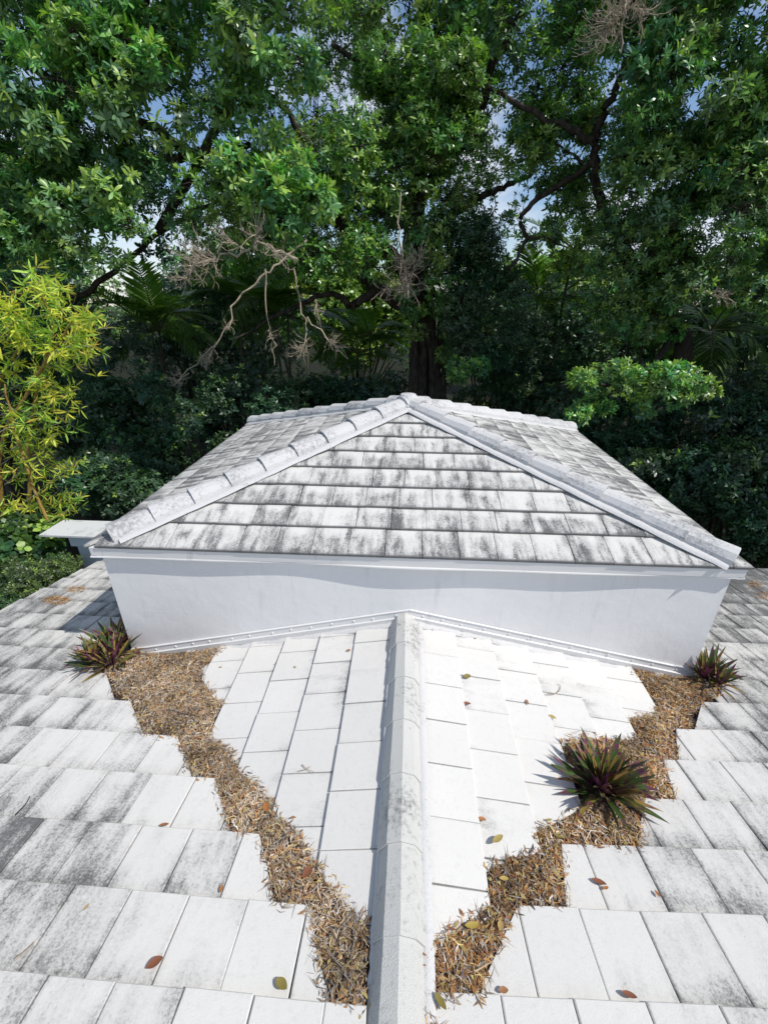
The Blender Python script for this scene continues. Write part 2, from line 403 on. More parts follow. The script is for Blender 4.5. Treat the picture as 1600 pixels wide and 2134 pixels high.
def join_rest(objs, name, parent, mat):
    V, F, UV = [], [], []
    for o in objs:
        b = len(V); m = o.matrix_basis; uvl = o.data.uv_layers[0].data; uvv = {}
        for l in o.data.loops: uvv[l.vertex_index] = tuple(uvl[l.index].uv)
        V += [tuple(m @ v.co) for v in o.data.vertices]; UV += [uvv[i] for i in range(len(o.data.vertices))]
        F += [tuple(b + i for i in f.vertices) for f in o.data.polygons]
    r = mesh_obj(name, V, F, mat, parent, UV); r['kind'] = 'stuff'; r['dirt'] = .62; r['course'] = 3.0
    for o in objs: bpy.data.objects.remove(o)
join_rest(tiles_main[296:], 'outlying_roof_tiles', main_deck, M_TILE)
# the unseen rest of the near courses, one sheet stepped like the tiles
def rest_of_main():
    V, F = [], []
    ys = np.arange(Y_RIDGE, -3.05, .34)
    for y0 in ys:
        y1 = min(y0 + .34, -3.02)
        if y1 - y0 < .05: continue
        k = 0; x = XL
        while x < XR - .01:
            x1 = min(x + .3, XR); b = len(V)
            for (xx, yy, dz) in ((x + .003, y0, -.012), (x1 - .003, y0, -.012), (x1 - .003, y1, .012), (x + .003, y1, .012)):
                V.append((xx, yy, z_main(0, yy) + dz)); V.append((xx, yy, z_main(0, yy) + dz - .022))
            F += [(b, b + 2, b + 4, b + 6), (b, b + 6, b + 7, b + 1), (b + 2, b + 3, b + 5, b + 4), (b + 4, b + 5, b + 7, b + 6), (b, b + 1, b + 3, b + 2)]
            x = x1
    o = mesh_obj('roof_tile_courses', V, F, M_SHEET, main_deck); o['kind'] = 'stuff'
rest_of_main()

# ---- the saddle between the main slope and the raised block
Y_SAD = -2.52
sad = mesh_obj('saddle_roof', [(0, -.0, -DROP), (0, Y_SAD, -DROP), (-MA / SL_, 0, -MA - DROP), (MA / SR_, 0, -MA - DROP)], [(0, 2, 1), (0, 1, 3)], M_DECK, house)
def saddle_field(right):
    s = SR_ if right else SL_; c = 1 / math.sqrt(1 + s * s)
    sx = 1 if right else -1
    V = np.array([-sx * c, 0, s * c]); N = np.array([sx * s * c, 0, c]); U = np.cross(V, N)
    O = -N * DROP
    if right:
        butt = [.408, .74, 1.08, 1.41, 1.74, 2.07, 2.38]
        cut = [((.10, -2.26), (.408, -2.042)), ((.408, -1.895), (.74, -1.755)), ((.74, -1.65), (1.08, -1.46)), ((1.08, -1.06), (1.41, -.905)), ((1.41, -.91), (1.74, -.86)), ((1.74, -.69), (2.07, -.55)), ((2.07, -.34), (2.38, -.02))]
        y1, y2 = -.374, -.211
    else:
        butt = [.477, .813, 1.15, 1.485, 1.82, 2.15]
        cut = [((.12, -2.29), (.477, -1.925)), ((.477, -1.925), (.813, -1.608)), ((.813, -1.608), (1.15, -1.318)), ((1.15, -1.318), (1.485, -1.045)), ((1.485, -.80), (1.82, -.42)), ((1.82, -.40), (2.15, -.08))]
        y1, y2 = -.229, -.415
    pitch = .323; cs = []
    for i, b in enumerate(butt):
        top = butt[i - 1] if i else .02
        e = (b - top) / c; vb = -b / c
        (xi, yi), (xo, yo) = cut[i]
        ph = (y1, y2)[i % 2] * (1 if right else -1)
        # u = y on the right, u = -y on the left; kept part lies towards the wall
        sg = 1 if right else -1
        ui, uo = sg * yi, sg * yo
        k = (ui - uo) / (-xi / c - (-xo / c))
        hp = [(-sg, sg * k, sg * (-(uo) + k * vb))]
        lo, hi = (-2.6, -.012) if right else (.012, 2.6)
        cs.append((vb, e, ph, hp, lo, hi))
    return lay('saddle_tile', sad, O, U, V, cs, pitch, .07, M_STILE, lambda p: True, lambda p: max(0, random.gauss(.22, .10)))
saddle_field(False); saddle_field(True)

def cap_profile(p, n=1):
    return p
def sweep(profile0, P0, profile1, P1, S, N, thick=.018):
    """one cap tile: profile at P0 and P1, outer and inner skins"""
    k = len(profile0); V = []
    for prof, P in ((profile0, P0), (profile1, P1)):
        for d in (0, -thick):
            for (a, h) in prof: V.append(np.array(P) + S * a * (1 + d * 2.2) + N * (h + d))
    F = []
    for i in range(k - 1):
        F += [(i, i + 2 * k, i + 1 + 2 * k, i + 1), (i + k, i + 1 + k, i + 1 + 3 * k, i + 3 * k)]
        F += [(i, i + 1, i + 1 + k, i + k), (i + 2 * k, i + 3 * k, i + 1 + 3 * k, i + 1 + 2 * k)]
    F += [(0, k, 3 * k, 2 * k), (k - 1, 3 * k - 1, 4 * k - 1, 2 * k - 1)]
    return V, F
RP = [(-.126, -.015), (-.078, .064), (-.006, .090), (.066, .064), (.114, -.015)]
SXR = np.array([1.0, 0, 0]); UPZ = np.array([0, 0, 1.0])
y = -.015; i = 0
while y > -3.0:
    e = .372
    sc0, sc1 = .955, 1.045                     # far end tucks under the nearer cap
    drop = max(0, (-2.45 - y)) * 0.0
    x = -.034 + random.uniform(-.004, .004)
    V, F = sweep([(a * sc0, h * .97 - .002) for a, h in RP], (x, y + .05 if i else y, .0), [(a * sc1, h * 1.02 + .003) for a, h in RP], (x + random.uniform(-.003, .003), y - e, .0), SXR, UPZ)
    mesh_obj('ridge_cap_tile', V, F, M_CAP, sad)
    y -= e; i += 1
def mortar(name, A, B, S, N, w, h, parent, seg=26, wob=.012, side=0.0, mat=M_MORTAR):
    """lumpy bedding strip from A to B"""
    A, B = np.array(A, float), np.array(B, float); V, F = [], []; prof = [(-1, 0), (-.7, .75), (0, 1), (.7, .75), (1, 0)]; k = len(prof)
    for i in range(seg + 1):
        P = A + (B - A) * i / seg; ww = w * (1 + random.uniform(-.13, .13)); hh = h * (1 + random.uniform(-.16, .16)); o = random.uniform(-wob, wob)
        for a, b in prof: V.append(P + S * (a * ww + o + side) + N * b * hh)
    for i in range(seg):
        for j in range(k - 1): F.append((i * k + j, i * k + j + 1, (i + 1) * k + j + 1, (i + 1) * k + j))
    return mesh_obj(name, V, F, mat, parent, smooth=True)
mortar('mortar_bed', (.085, -.02, -.012), (.085, -2.5, -.016), SXR, UPZ, .034, .017, sad, 70, .003)
mortar('mortar_bed', (-.135, -.02, -.018), (-.135, -2.5, -.022), SXR, UPZ, .034, .017, sad, 70, .003)

# ---- the raised block
WL, WR, WB = -2.728, 2.640, 4.215
EL, ER, EF, EB, ZE = -2.806, 2.725, -.068, 4.294, .700
APEX = np.array([-.0687, 2.113, 1.530])
box('block_wall', WL, WR, 0, WB, -1.9, ZE - .06, M_WALL, house)
# eave trim: drip edge with a lip that is not quite straight
def strip_along(name, pts, prof, mat, parent, out, smooth=False):
    """prof: (outward, z) polyline swept along pts (N,3) in plan; out: outward unit vector"""
    V, F = [], []; k = len(prof); out = np.array(out, float)
    for (P, w) in pts:
        for j, (o_, z_) in enumerate(prof): V.append(np.array(P) + out * (o_ + w) + UPZ * z_)
    for i in range(len(pts) - 1):
        for j in range(k): F.append((i * k + j, (i + 1) * k + j, (i + 1) * k + (j + 1) % k, i * k + (j + 1) % k))
    F += [tuple(range(k)), tuple(range(len(pts) * k - 1, (len(pts) - 1) * k - 1, -1))]
    return mesh_obj(name, V, F, mat, parent, smooth=smooth)
def wave(x): return .011 * math.sin(x * 1.75 + .9) + .007 * math.sin(x * 3.9 + 2.0)
drip = strip_along('drip_edge', [((x, 0, ZE), 0) for x in np.linspace(WL - .055, WR + .055, 30)], [(.002, -.012), (.055, -.018), (.050, -.098), (.002, -.098)], M_TRIM, house, (0, -1, 0))
strip_along('drip_lip', [((x, 0, ZE), wave(x)) for x in np.linspace(WL - .058, WR + .058, 60)], [(.002, -.1005), (.060, -.1005), (.062, -.110), (.002, -.120)], M_TRIM, drip, (0, -1, 0))
for x0, sx in ((WL, -1), (WR, 1)):
    d2 = strip_along('drip_edge', [((x0, yy, ZE), 0) for yy in np.linspace(-.05, WB + .05, 20)], [(.002, -.012), (.055, -.018), (.050, -.098), (.002, -.098)], M_TRIM, house, (sx, 0, 0))
    strip_along('drip_lip', [((x0, yy, ZE), wave(yy) * .5) for yy in np.linspace(-.052, WB + .05, 30)], [(.002, -.1005), (.058, -.1005), (.060, -.110), (.002, -.118)], M_TRIM, d2, (sx, 0, 0))
strip_along('drip_edge', [((x, WB, ZE), 0) for x in np.linspace(WL - .05, WR + .05, 8)], [(.002, -.012), (.055, -.018), (.050, -.098), (.002, -.098)], M_TRIM, house, (0, 1, 0))

# flashing along the foot of the wall, two runs that meet over the ridge
def flashing(right):
    s = SR_ if right else SL_; sx = 1 if right else -1; x1 = WR if right else WL
    prof = [(.000, .005), (.026, .005), (.030, .055), (.016, .060), (.012, .112), (.018, .113), (.018, .121), (.000, .123)]
    pts = [((x, -.002, z_saddle(x, 0)), 0) for x in np.linspace(0.001 * sx, x1, 14)]
    fl = strip_along('wall_flashing', pts, prof, M_TRIM, house, (0, -1, 0))
    # nail heads
    V, F = [], []
    k = 8
    for j in range(k):
        a = 2 * math.pi * j / k; V.append((.0125 * math.cos(a), 0, .0125 * math.sin(a)))
    for j in range(k):
        a = 2 * math.pi * j / k; V.append((.008 * math.cos(a), -.009, .008 * math.sin(a)))
    F = [(j, (j + 1) % k, (j + 1) % k + k, j + k) for j in range(k)] + [tuple(range(k, 2 * k))]
    first = None
    x = .12
    while x < abs(x1) - .05:
        xx = sx * x; P = (xx, -.0145, z_saddle(xx, 0) + .083 + random.uniform(-.006, .006))
        if first is None: o = mesh_obj('nail_head', V, [f[::-1] for f in F], M_TRIM, fl); first = o.data
        else: o = link('nail_head', first, fl)
        o.location = P; x += random.uniform(.165, .235)
flashing(False); flashing(True)
mortar('flashing_seal', (-.02, -.012, .00), (-2.0, -.012, -.02 - SL_ * 2.0), np.array([0, 1.0, 0]), UPZ, .035, .022, house, 50, .006, -.03)
mortar('flashing_seal', (.02, -.012, .00), (2.0, -.012, -.02 - SR_ * 2.0), np.array([0, 1.0, 0]), UPZ, .040, .022, house, 50, .008, -.035)

# ---- the hip roof
A_, B_, C_, D_ = (np.array([EL, EF, ZE]), np.array([ER, EF, ZE]), np.array([ER, EB, ZE]), np.array([EL, EB, ZE]))
def dn(p): return (p - UPZ * .036) + (np.array([APEX[0], APEX[1], p[2]]) - p) * .012 * (p[2] < 1)
hip = mesh_obj('hip_roof', [dn(A_), dn(B_), dn(C_), dn(D_), dn(APEX), dn(A_) - UPZ * .012, dn(B_) - UPZ * .012, dn(C_) - UPZ * .012, dn(D_) - UPZ * .012],
               [(0, 1, 4), (1, 2, 4), (2, 3, 4), (3, 0, 4), (5, 8, 7, 6), (0, 5, 6, 1), (1, 6, 7, 2), (2, 7, 8, 3), (3, 8, 5, 0)], [M_DECK, M_TRIM], house, fmat=[0, 0, 0, 0, 1, 1, 1, 1, 1])
back = mesh_obj('back_slope_tiles', [C_, D_, APEX - UPZ * .01, C_ - UPZ * .03, D_ - UPZ * .03], [(0, 1, 2), (0, 3, 4, 1)], M_SHEET, hip)
def hip_field(P, Q, ev, phases, dirt, pitch, mat):
    """slope over eave P->Q rising to the apex"""
    U = unit(Q - P); W = APEX - P; V = unit(W - U * (W @ U)); N = np.cross(U, V); H = W @ V; LU = np.linalg.norm(Q - P); ua = W @ U
    O = P - N * .034
    cs = []; v = 0.0; i = 0
    while v < H - .12:
        e = ev[i] if i < len(ev) else ev[-1]
        m = .045
        # left hip from (0,0) to (ua,H): keep right of it; right hip from (LU,0) to (ua,H): keep left of it
        hp = [(-H, ua, -m * math.hypot(H, ua) if i else 0.0), (H, LU - ua, H * LU - (m * math.hypot(H, LU - ua) if i else 0.0))]
        cs.append((v, e, phases[i % len(phases)], hp, 0.0, LU))
        v += e; i += 1
    return lay('hip_roof_tile', hip, O, U, V, cs, pitch, .07, mat, lambda p: True, dirt, .0035)
hip_field(A_, B_, [.306, .262, .274, .272, .268, .262, .258, .25, .25], [.088 + .0, .128, .19, .235, .11, .02, .16, .26, .08], lambda p: random.gauss(.74, .09), .311, M_HTILE)
hip_field(B_, C_, [.29] * 12, [.02, .17], lambda p: random.gauss(.86, .08), .305, M_HSIDE)
hip_field(D_, A_, [.29] * 12, [.10, .25], lambda p: random.gauss(.88, .08), .305, M_HSIDE)

HP = [(-.124, -.058), (-.113, .016), (-.076, .062), (-.022, .082), (.022, .082), (.076, .062), (.113, .016), (.124, -.058)]
for ci, cor in enumerate((A_, B_, C_, D_)):
    D = unit(APEX - cor); S = unit(np.cross(D, UPZ)); N = np.cross(S, D)
    Ltot = np.linalg.norm(APEX - cor); d = (.22, .15, .06, .06)[ci]; i = 0
    e = .365
    while d < Ltot - .05:
        d1 = min(d + e + .05, Ltot + .02)
        P0 = cor + D * d + S * random.uniform(-.006, .006) + N * .006
        P1 = cor + D * d1 + N * -.004
        s0, s1 = 1.06, .93
        V, F = sweep([(a * s0, h * 1.06 + .012) for a, h in HP], P0, [(a * s1, h * .92) for a, h in HP], P1, S, N, .02)
        cap = mesh_obj('hip_cap_tile', V, F, M_HCAP, hip)
        if i == 0:
            k = len(HP); pr = [(a * 1.03, h * 1.05 + .010) for a, h in HP]
            Vp = [P0 + D * .012 + S * a + N * h for a, h in pr] + [P0 + D * .0 + N * -.02]
            mesh_obj('mortar_plug', Vp, [tuple(range(k))[::-1]], M_MORTAR, hip)
        d += e; i += 1
    for sd in (-1, 1):
        o = mortar('mortar_bed', cor + D * (.26, .16, .1, .1)[ci] + N * -.030, APEX + N * -.030, S, N, .055, .027, hip, 34, .003, sd * .132)
mesh_obj('apex_mortar', [APEX + np.array((.17 * math.cos(a), .17 * math.sin(a), -.02)) for a in np.linspace(0, 6.2832, 13)[:-1]] + [APEX + np.array((.09 * math.cos(a), .09 * math.sin(a), .098)) for a in np.linspace(0, 6.2832, 13)[:-1]] + [APEX + UPZ * .112],
         [(i, (i + 1) % 12, (i + 1) % 12 + 12, i + 12) for i in range(12)] + [(i + 12, (i + 1) % 12 + 12, 24) for i in range(12)], M_HCAP, hip)

# ---- lower flat-roofed annex seen past the block's far left corner
ax = box('annex_wall', -5.82, -3.2, 3.22, 3.50, GZ, -1.27, M_BLOCK, house)
fr = box('annex_frieze', -5.88, -3.1, 3.16, 3.54, -1.272, -1.012, M_BLOCK, house)
sl = box('annex_slab', -6.24, -2.95, 3.0, 3.58, -1.010, -.978, M_SLAB, house)

# ------------------------------------------------------------------ leaf litter in the two valleys
def in_poly(x, y, poly):
    r = np.zeros(np.shape(x), bool); k = len(poly)
    for i in range(k):
        (x0, y0), (x1, y1) = poly[i], poly[(i + 1) % k]
        c = ((y0 > y) != (y1 > y)) & (x < (x1 - x0) * (y - y0) / (y1 - y0 + 1e-12) + x0); r ^= c
    return r
def poly_dist(x, y, poly):
    d = np.full(np.shape(x), 9.0); k = len(poly)
    for i in range(k):
        a, b = np.array(poly[i]), np.array(poly[(i + 1) % k]); ab = b - a
        t = np.clip(((x - a[0]) * ab[0] + (y - a[1]) * ab[1]) / (ab @ ab + 1e-12), 0, 1)
        d = np.minimum(d, np.hypot(x - a[0] - t * ab[0], y - a[1] - t * ab[1]))
    return d
def roof_z(x, y):
    zm = -(MA + MB_ * y); zs = -np.where(x < 0, SL_, SR_) * np.abs(x)
    return np.where(y < 0, np.maximum(zm, zs), zm)
LITTER_COLS = 1.15 * np.array([(.44, .33, .22), (.38, .25, .12), (.30, .27, .25), (.50, .44, .37), (.27, .13, .06), (.18, .10, .05), (.50, .36, .15), (.42, .19, .06), (.09, .06, .045)])
def litter_pieces(P, n_up, length, width, cols, curl=.3, flat=.2):
    """bent strips lying about on a surface: 4 tris each"""
    n = len(P); az = RNG.uniform(0, 2 * math.pi, n); tilt = RNG.normal(0, flat, n)
    d = np.stack([np.cos(az) * np.cos(tilt), np.sin(az) * np.cos(tilt), np.sin(tilt)], 1)
    up = unit(n_up + RNG.normal(0, .45, (n, 3))); s = unit(np.cross(d, up)); up = np.cross(s, d)
    L = length[:, None]; W = width[:, None]; b = RNG.uniform(-curl, curl, n)[:, None] * L; sb = RNG.uniform(-.25, .25, n)[:, None] * L
    p0 = P - d * L * .5; p1 = P + up * b * .5 + s * sb; p2 = P + d * L * .5
    V = np.stack([p0 - s * W * .25, p0 + s * W * .25, p1 - s * W, p1 + s * W, p2 - s * W * .15, p2 + s * W * .15], 1).reshape(-1, 3)
    i = (np.arange(n) * 6)[:, None]
    F = np.concatenate([i + np.array([[0, 2, 3, 1]]), i + np.array([[2, 4, 5, 3]])])
    C = np.repeat(np.concatenate([cols, np.ones((n, 1))], 1), 6, 0)
    return V, F, C
def litter(name, label, poly, count, brown):
    xs = [p[0] for p in poly]; ys = [p[1] for p in poly]; st = .024
    gx, gy = np.meshgrid(np.arange(min(xs) - .05, max(xs) + .05, st), np.arange(min(ys) - .05, max(ys) + .05, st))
    jx, jy = gx + RNG.uniform(-.008, .008, gx.shape), gy + RNG.uniform(-.008, .008, gx.shape)
    ins = in_poly(jx, jy, poly); dist = poly_dist(jx, jy, poly)
    ok = ins | (dist < .045)
    hump = np.where(ins, np.minimum(dist, .11) / .11, 0) ** .7
    z = roof_z(jx, jy) - np.where(ins, .012, .028) + .024 * hump + RNG.uniform(-.007, .007, gx.shape)
    idx = np.where(ok, np.cumsum(ok.ravel()).reshape(ok.shape) - 1, -1)
    q = np.stack([idx[:-1, :-1], idx[:-1, 1:], idx[1:, 1:], idx[1:, :-1]], -1).reshape(-1, 4); q = q[(q >= 0).all(1)]
    V0 = np.stack([jx[ok], jy[ok], z[ok]], 1)
    c0 = np.concatenate([np.array([[.085, .050, .028]]) * RNG.uniform(.4, 1.5, (len(V0), 1)), np.ones((len(V0), 1))], 1)
    # loose pieces on the mound, some past its edge
    x = RNG.uniform(min(xs) - .05, max(xs) + .05, count * 7); y = RNG.uniform(min(ys) - .05, max(ys) + .05, count * 7)
    ii = in_poly(x, y, poly); dd = poly_dist(x, y, poly)
    k = ii | ((dd < .04) & (RNG.random(len(x)) < .45 * np.exp(-dd / .018)))
    x, y, ii, dd = x[k][:count], y[k][:count], ii[k][:count], dd[k][:count]; n = len(x)
    zz = roof_z(x, y) + np.where(ii, -.006 + .026 * (np.minimum(dd, .11) / .11) ** .7, .003) + RNG.uniform(0, .016, n)
    kind = RNG.random(n); BK = .90 if brown else .86
    length = np.where(kind < .72, RNG.uniform(.015, .062, n), np.where(kind < BK, RNG.uniform(.016, .042, n), RNG.uniform(.06, .15, n)))
    width = np.where(kind < .72, RNG.uniform(.0015, .0052, n), np.where(kind < BK, RNG.uniform(.004, .0095, n), RNG.uniform(.0012, .0025, n)))
    w = np.array([2.2, 1.6, 1.8, 1.7, .9, 1.2, 1.2, .7, 1.5]); 
    if brown: w = w * np.array([.9, 1.1, .9, .9, 1.5, 1.3, .9, 1.6, 1.3])
    ci = RNG.choice(9, n, p=w / w.sum()); cols = LITTER_COLS[ci] * RNG.uniform(.7, 1.25, (n, 1))
    pt = np.sin(6.1 * x + 2.7 * y) * np.sin(5.3 * y - 3.1 * x + 1.0) + .6 * np.sin(13 * x - 9 * y) ; cols = cols * np.clip(.95 + .28 * pt, .45, 1.3)[:, None]
    if not brown: cols = cols * .8 + cols.mean(1, keepdims=True) * .2 * np.array([[1.12, 1.0, .84]])
    br = (kind > .72) & (kind < BK); cols[br] = np.array([(.34, .15, .05), (.42, .26, .11), (.24, .10, .04), (.38, .30, .10)])[RNG.integers(0, 4, br.sum())] * RNG.uniform(.8, 1.2, (br.sum(), 1))
    if not brown: cols[br] = cols[br] * .75 + np.array([[.42, .33, .20]]) * .25
    V1, F1, c1 = litter_pieces(np.stack([x, y, zz], 1), np.tile([0, .2, 1.0], (n, 1)), length, width, cols)
    o = fast_mesh(name, np.concatenate([V0, V1]), [q, F1 + len(V0)], M_DRY, None, np.concatenate([c0, c1]))
    return tag(o, label, 'leaf litter', None, 'stuff')
LIT_L = [(-.185, -2.445), (-.315, -2.435), (-.40, -2.28), (-.505, -2.10), (-.65, -2.085), (-.745, -1.93), (-.86, -1.765), (-1.01, -1.745), (-1.12, -1.60), (-1.275, -1.415), (-1.42, -1.39), (-1.56, -1.22), (-1.705, -1.075), (-1.95, -1.06),
         (-2.06, -.94), (-2.15, -.85), (-2.25, -.72), (-2.47, -.62), (-2.60, -.45), (-2.78, -.36), (-2.85, -.22), (-2.76, -.05), (-2.70, -.022), (-1.76, -.035), (-1.79, -.16), (-1.89, -.30), (-1.80, -.45), (-1.66, -.56), (-1.62, -.66), (-1.48, -.72), (-1.53, -.84), (-1.46, -1.06),
         (-1.30, -1.15), (-1.13, -1.33), (-.97, -1.44), (-.80, -1.61), (-.62, -1.76), (-.475, -1.915), (-.32, -2.06), (-.235, -2.15), (-.19, -2.13)]
LIT_R = [(.085, -2.62), (.12, -2.42), (.305, -2.375), (.36, -2.27), (.45, -2.16), (.565, -2.02), (.785, -2.01), (.80, -1.93), (.83, -1.83), (.875, -1.70), (1.30, -1.69), (1.33, -1.62), (1.40, -1.52), (1.45, -1.43), (1.505, -1.365), (1.71, -1.335), (1.735, -1.22), (1.77, -1.12), (1.805, -1.04), (1.905, -1.02),
         (1.97, -.89), (2.06, -.72), (2.23, -.69), (2.24, -.55), (2.47, -.42), (2.56, -.30), (2.73, -.27), (2.80, -.10), (2.68, -.02), (2.05, -.03), (2.06, -.20), (2.13, -.36), (2.02, -.565), (1.87, -.60), (1.73, -.69), (1.76, -.80), (1.66, -.865), (1.41, -.905), (1.25, -.92), (1.08, -1.05), (1.12, -1.25), (1.16, -1.36), (1.04, -1.47), (.93, -1.58), (.735, -1.645), (.72, -1.76), (.60, -1.80), (.425, -1.89), (.41, -2.03), (.24, -2.15), (.115, -2.22)]
litter('leaf_litter', 'pale tan and grey leaf litter filling the roof valley nearer the bamboo', LIT_L, 16000, False)
litter('leaf_litter', 'brown leaf litter around the lone rosette plant in the roof valley', LIT_R, 14000, True)
def spill(label, px, py, rx, ry, count):
    n = count; a = RNG.uniform(0, 2 * math.pi, n); r = np.sqrt(RNG.random(n))
    q = [on_plane(px + rx * r_ * math.cos(a_), py + ry * r_ * math.sin(a_), (0, MB_, 1), -MA) for a_, r_ in zip(a, r)]
    P = np.array(q) + np.array([0, 0, 1]) * RNG.uniform(.008, .022, (n, 1))
    V, F, C = litter_pieces(P, np.tile([0, .2, 1.0], (n, 1)), RNG.uniform(.03, .09, n), RNG.uniform(.0015, .004, n), np.array([(.42, .24, .10)]) * RNG.uniform(.6, 1.4, (n, 1)), .2, .15)
    tag(fast_mesh('leaf_litter', V, F, M_DRY, None, C), label, 'leaf litter', None, 'stuff')
spill('larger tan patch of dry needles on the roof above the shadow of the block', 118, 1253, 30, 9, 260)
spill('thin tan streak of dry needles on the roof edge by the flat annex', 158, 1230, 22, 6, 120)
spill('small heap of orange dry leaves at the far roof edge under dark trees', 1571, 1220, 16, 8, 90)
spill('scattered orange dry leaves on the dirty tiles nearer than the orange heap', 1588, 1242, 22, 7, 80)

# ------------------------------------------------------------------ rosette plants rooted in the litter
n = NT('rosette_leaf_upper'); r = n.rand(); tc = n.sep(n.obj())
cu = n.mix(n.ss(r, .25, .98), (.045, .085, .018), (.21, .22, .035))
cu = n.mix(n.m('MULTIPLY', n.ss(tc[0], .12, .36), n.ss(r, .3, .9)), cu, (.26, .17, .045))
M_RUP = n.fin(n.mix(n.ss(n.noise(n.obj(), 7, 3), .54, .70), cu, (.12, .028, .060)), .42, .4)
n = NT('rosette_leaf_purple'); r = n.rand()
M_RLO = n.fin(n.mix(r, (.10, .022, .065), (.24, .06, .13)), .45, .4)
n = NT('rosette_leaf_dry'); M_RDR = n.fin(n.mix(n.noise(n.obj(), 30, 3), (.42, .22, .09), (.30, .14, .06)), .7, .2)
def sword_leaf(L, W, bend, dry=False):
    """channelled sword leaf along +x with a green upper and a purple lower skin"""
    k = 7; V, F, fm = [], [], []
    for sgn in (1, -1):
        for i in range(k + 1):
            t = i / k; x = L * (t - .18 * bend * t * t); z = L * bend * (-.55 * t * t) + .0
            w = W * (.55 + .9 * math.sin(min(1, t * 1.25 + .08) * math.pi * .62)) * (1 - t ** 3.2) * .62 + .0006
            ch = w * .45 * (1 - .4 * t)
            for (a, h) in ((-1, 1), (0, 0), (1, 1)): V.append((x, a * w, z + h * ch + (.0016 if sgn > 0 else -.0008)))
    for si, sgn in enumerate((1, -1)):
        o = si * 3 * (k + 1)
        for i in range(k):
            for j in range(2):
                f = (o + i * 3 + j, o + (i + 1) * 3 + j, o + (i + 1) * 3 + j + 1, o + i * 3 + j + 1)
                F.append(f[::-1] if sgn > 0 else f); fm.append(0 if sgn > 0 else 1)
    return V, F, fm
LEAFM = []
for i in range(7):
    V, F, fm = sword_leaf(1.0, .060 + .010 * (i % 3), [.03, .10, .18, .28, .45, .14, .8][i])
    me = bpy.data.meshes.new('leaf'); me.from_pydata(V, [], F)
    for m in ((M_RDR, M_RDR) if i == 6 else (M_RUP, M_RLO)): me.materials.append(m)
    me.polygons.foreach_set('material_index', fm); me.polygons.foreach_set('use_smooth', [True] * len(F)); me.update(); LEAFM.append(me)
def rosette(label, centres, seed):
    rr = random.Random(seed)
    c0 = centres[0][:2]; base = (c0[0], c0[1], float(roof_z(np.array(c0[0]), np.array(c0[1]))) - .01)
    t = thing('rosette_plant', label, 'plant', base, 'purple and green rosette plants on the roof')
    for (x, y, size, count) in centres:
        z = float(roof_z(np.array(x), np.array(y))) + .012
        for i in range(count):
            f = i / count                                     # inner upright leaves first, outer spreading last
            az = i * 2.39996 + rr.uniform(-.3, .3)
            el = math.radians(np.interp(f, [0, .35, .75, 1], [80, 62, 34, 4]) + rr.uniform(-9, 9))
            L = size * np.interp(f, [0, .2, .6, 1], [.62, .88, 1.0, .86]) * rr.uniform(.82, 1.12)
            k = 6 if f > .93 else (rr.choice([0, 1, 5]) if f < .4 else rr.choice([1, 2, 3, 5] if f < .8 else [2, 3, 4]))
            o = link('leaf', LEAFM[k], t)
            rt = .018 + .02 * f
            o.matrix_basis = Matrix.Translation((x + rt * math.cos(az), y + rt * math.sin(az), z + .03 * (1 - f))) @ Matrix.Rotation(az, 4, 'Z') @ Matrix.Rotation(-el, 4, 'Y') @ Matrix.Rotation(rr.uniform(-.4, .4), 4, 'X') @ Matrix.Scale(L, 4)
    return t
rosette('large spiky purple and green rosette growing alone in brown litter mid valley', [(1.245, -1.345, .345, 74), (1.30, -1.25, .30, 30), (1.19, -1.29, .27, 24)], 5)
rosette('bushy purple and lime green rosette clump at the block corner facing the bamboo', [(-2.82, -.12, .36, 44), (-2.74, -.27, .29, 32), (-2.92, .02, .34, 30), (-2.92, -.26, .30, 30), (-2.84, .10, .36, 22)], 8)
rosette('smaller olive and purple rosette at the block corner by the brown litter', [(2.73, -.05, .31, 46), (2.82, .03, .29, 26), (2.78, -.14, .26, 18)], 9)

# ------------------------------------------------------------------ single fallen leaves and twigs on the tiles
n = NT('fallen_leaf'); oc = n.t.nodes.new('ShaderNodeObjectInfo').outputs['Color']
M_FALL = n.fin(n.mix(n.ss(n.noise(n.obj(), 60, 3), .4, .7), oc, n.mix(.5, oc, (.12, .06, .03))), .6, .3)
def leaf_shape(W):
    k = 8; V, F = [], []
    for i in range(k + 1):
        t = i / k; w = W * math.sin(math.pi * min(1, .04 + t * .96)) ** .75
        for (a, h) in ((-1, 1), (0, 0), (1, 1)): V.append((t - .5, a * w * .5, .04 + h * w * .22 + .30 * (t - .5) ** 2))
    for i in range(k):
        for j in range(2): F.append((i * 3 + j, i * 3 + j + 1, (i + 1) * 3 + j + 1, (i + 1) * 3 + j))
    V += [(-.66, 0, .06), (-.5, .012, .10)]; b = len(V)
    F.append((b - 2, 1, b - 1))
    me = bpy.data.meshes.new('fallen_leaf'); me.from_pydata(V, [], F); me.materials.append(M_FALL); me.polygons.foreach_set('use_smooth', [True] * len(F)); me.update(); return me
FL = [leaf_shape(.62), leaf_shape(.40), leaf_shape(.50)]
BR, OL, YE, OR, TN = (.23, .085, .045), (.24, .20, .05), (.42, .31, .08), (.42, .17, .05), (.45, .33, .17)
def surf(px, py):
    a = on_plane(px, py, (0, MB_, 1), -MA); l = on_plane(px, py, (-SL_, 0, 1), 0); r = on_plane(px, py, (SR_, 0, 1), 0)
    s = l if l[0] < 0 else r
    return (s, 's') if (s[1] < 0 and s[2] > a[2] - .0 and z_saddle(s[0], s[1]) > z_main(s[0], s[1])) else (a, 'm')
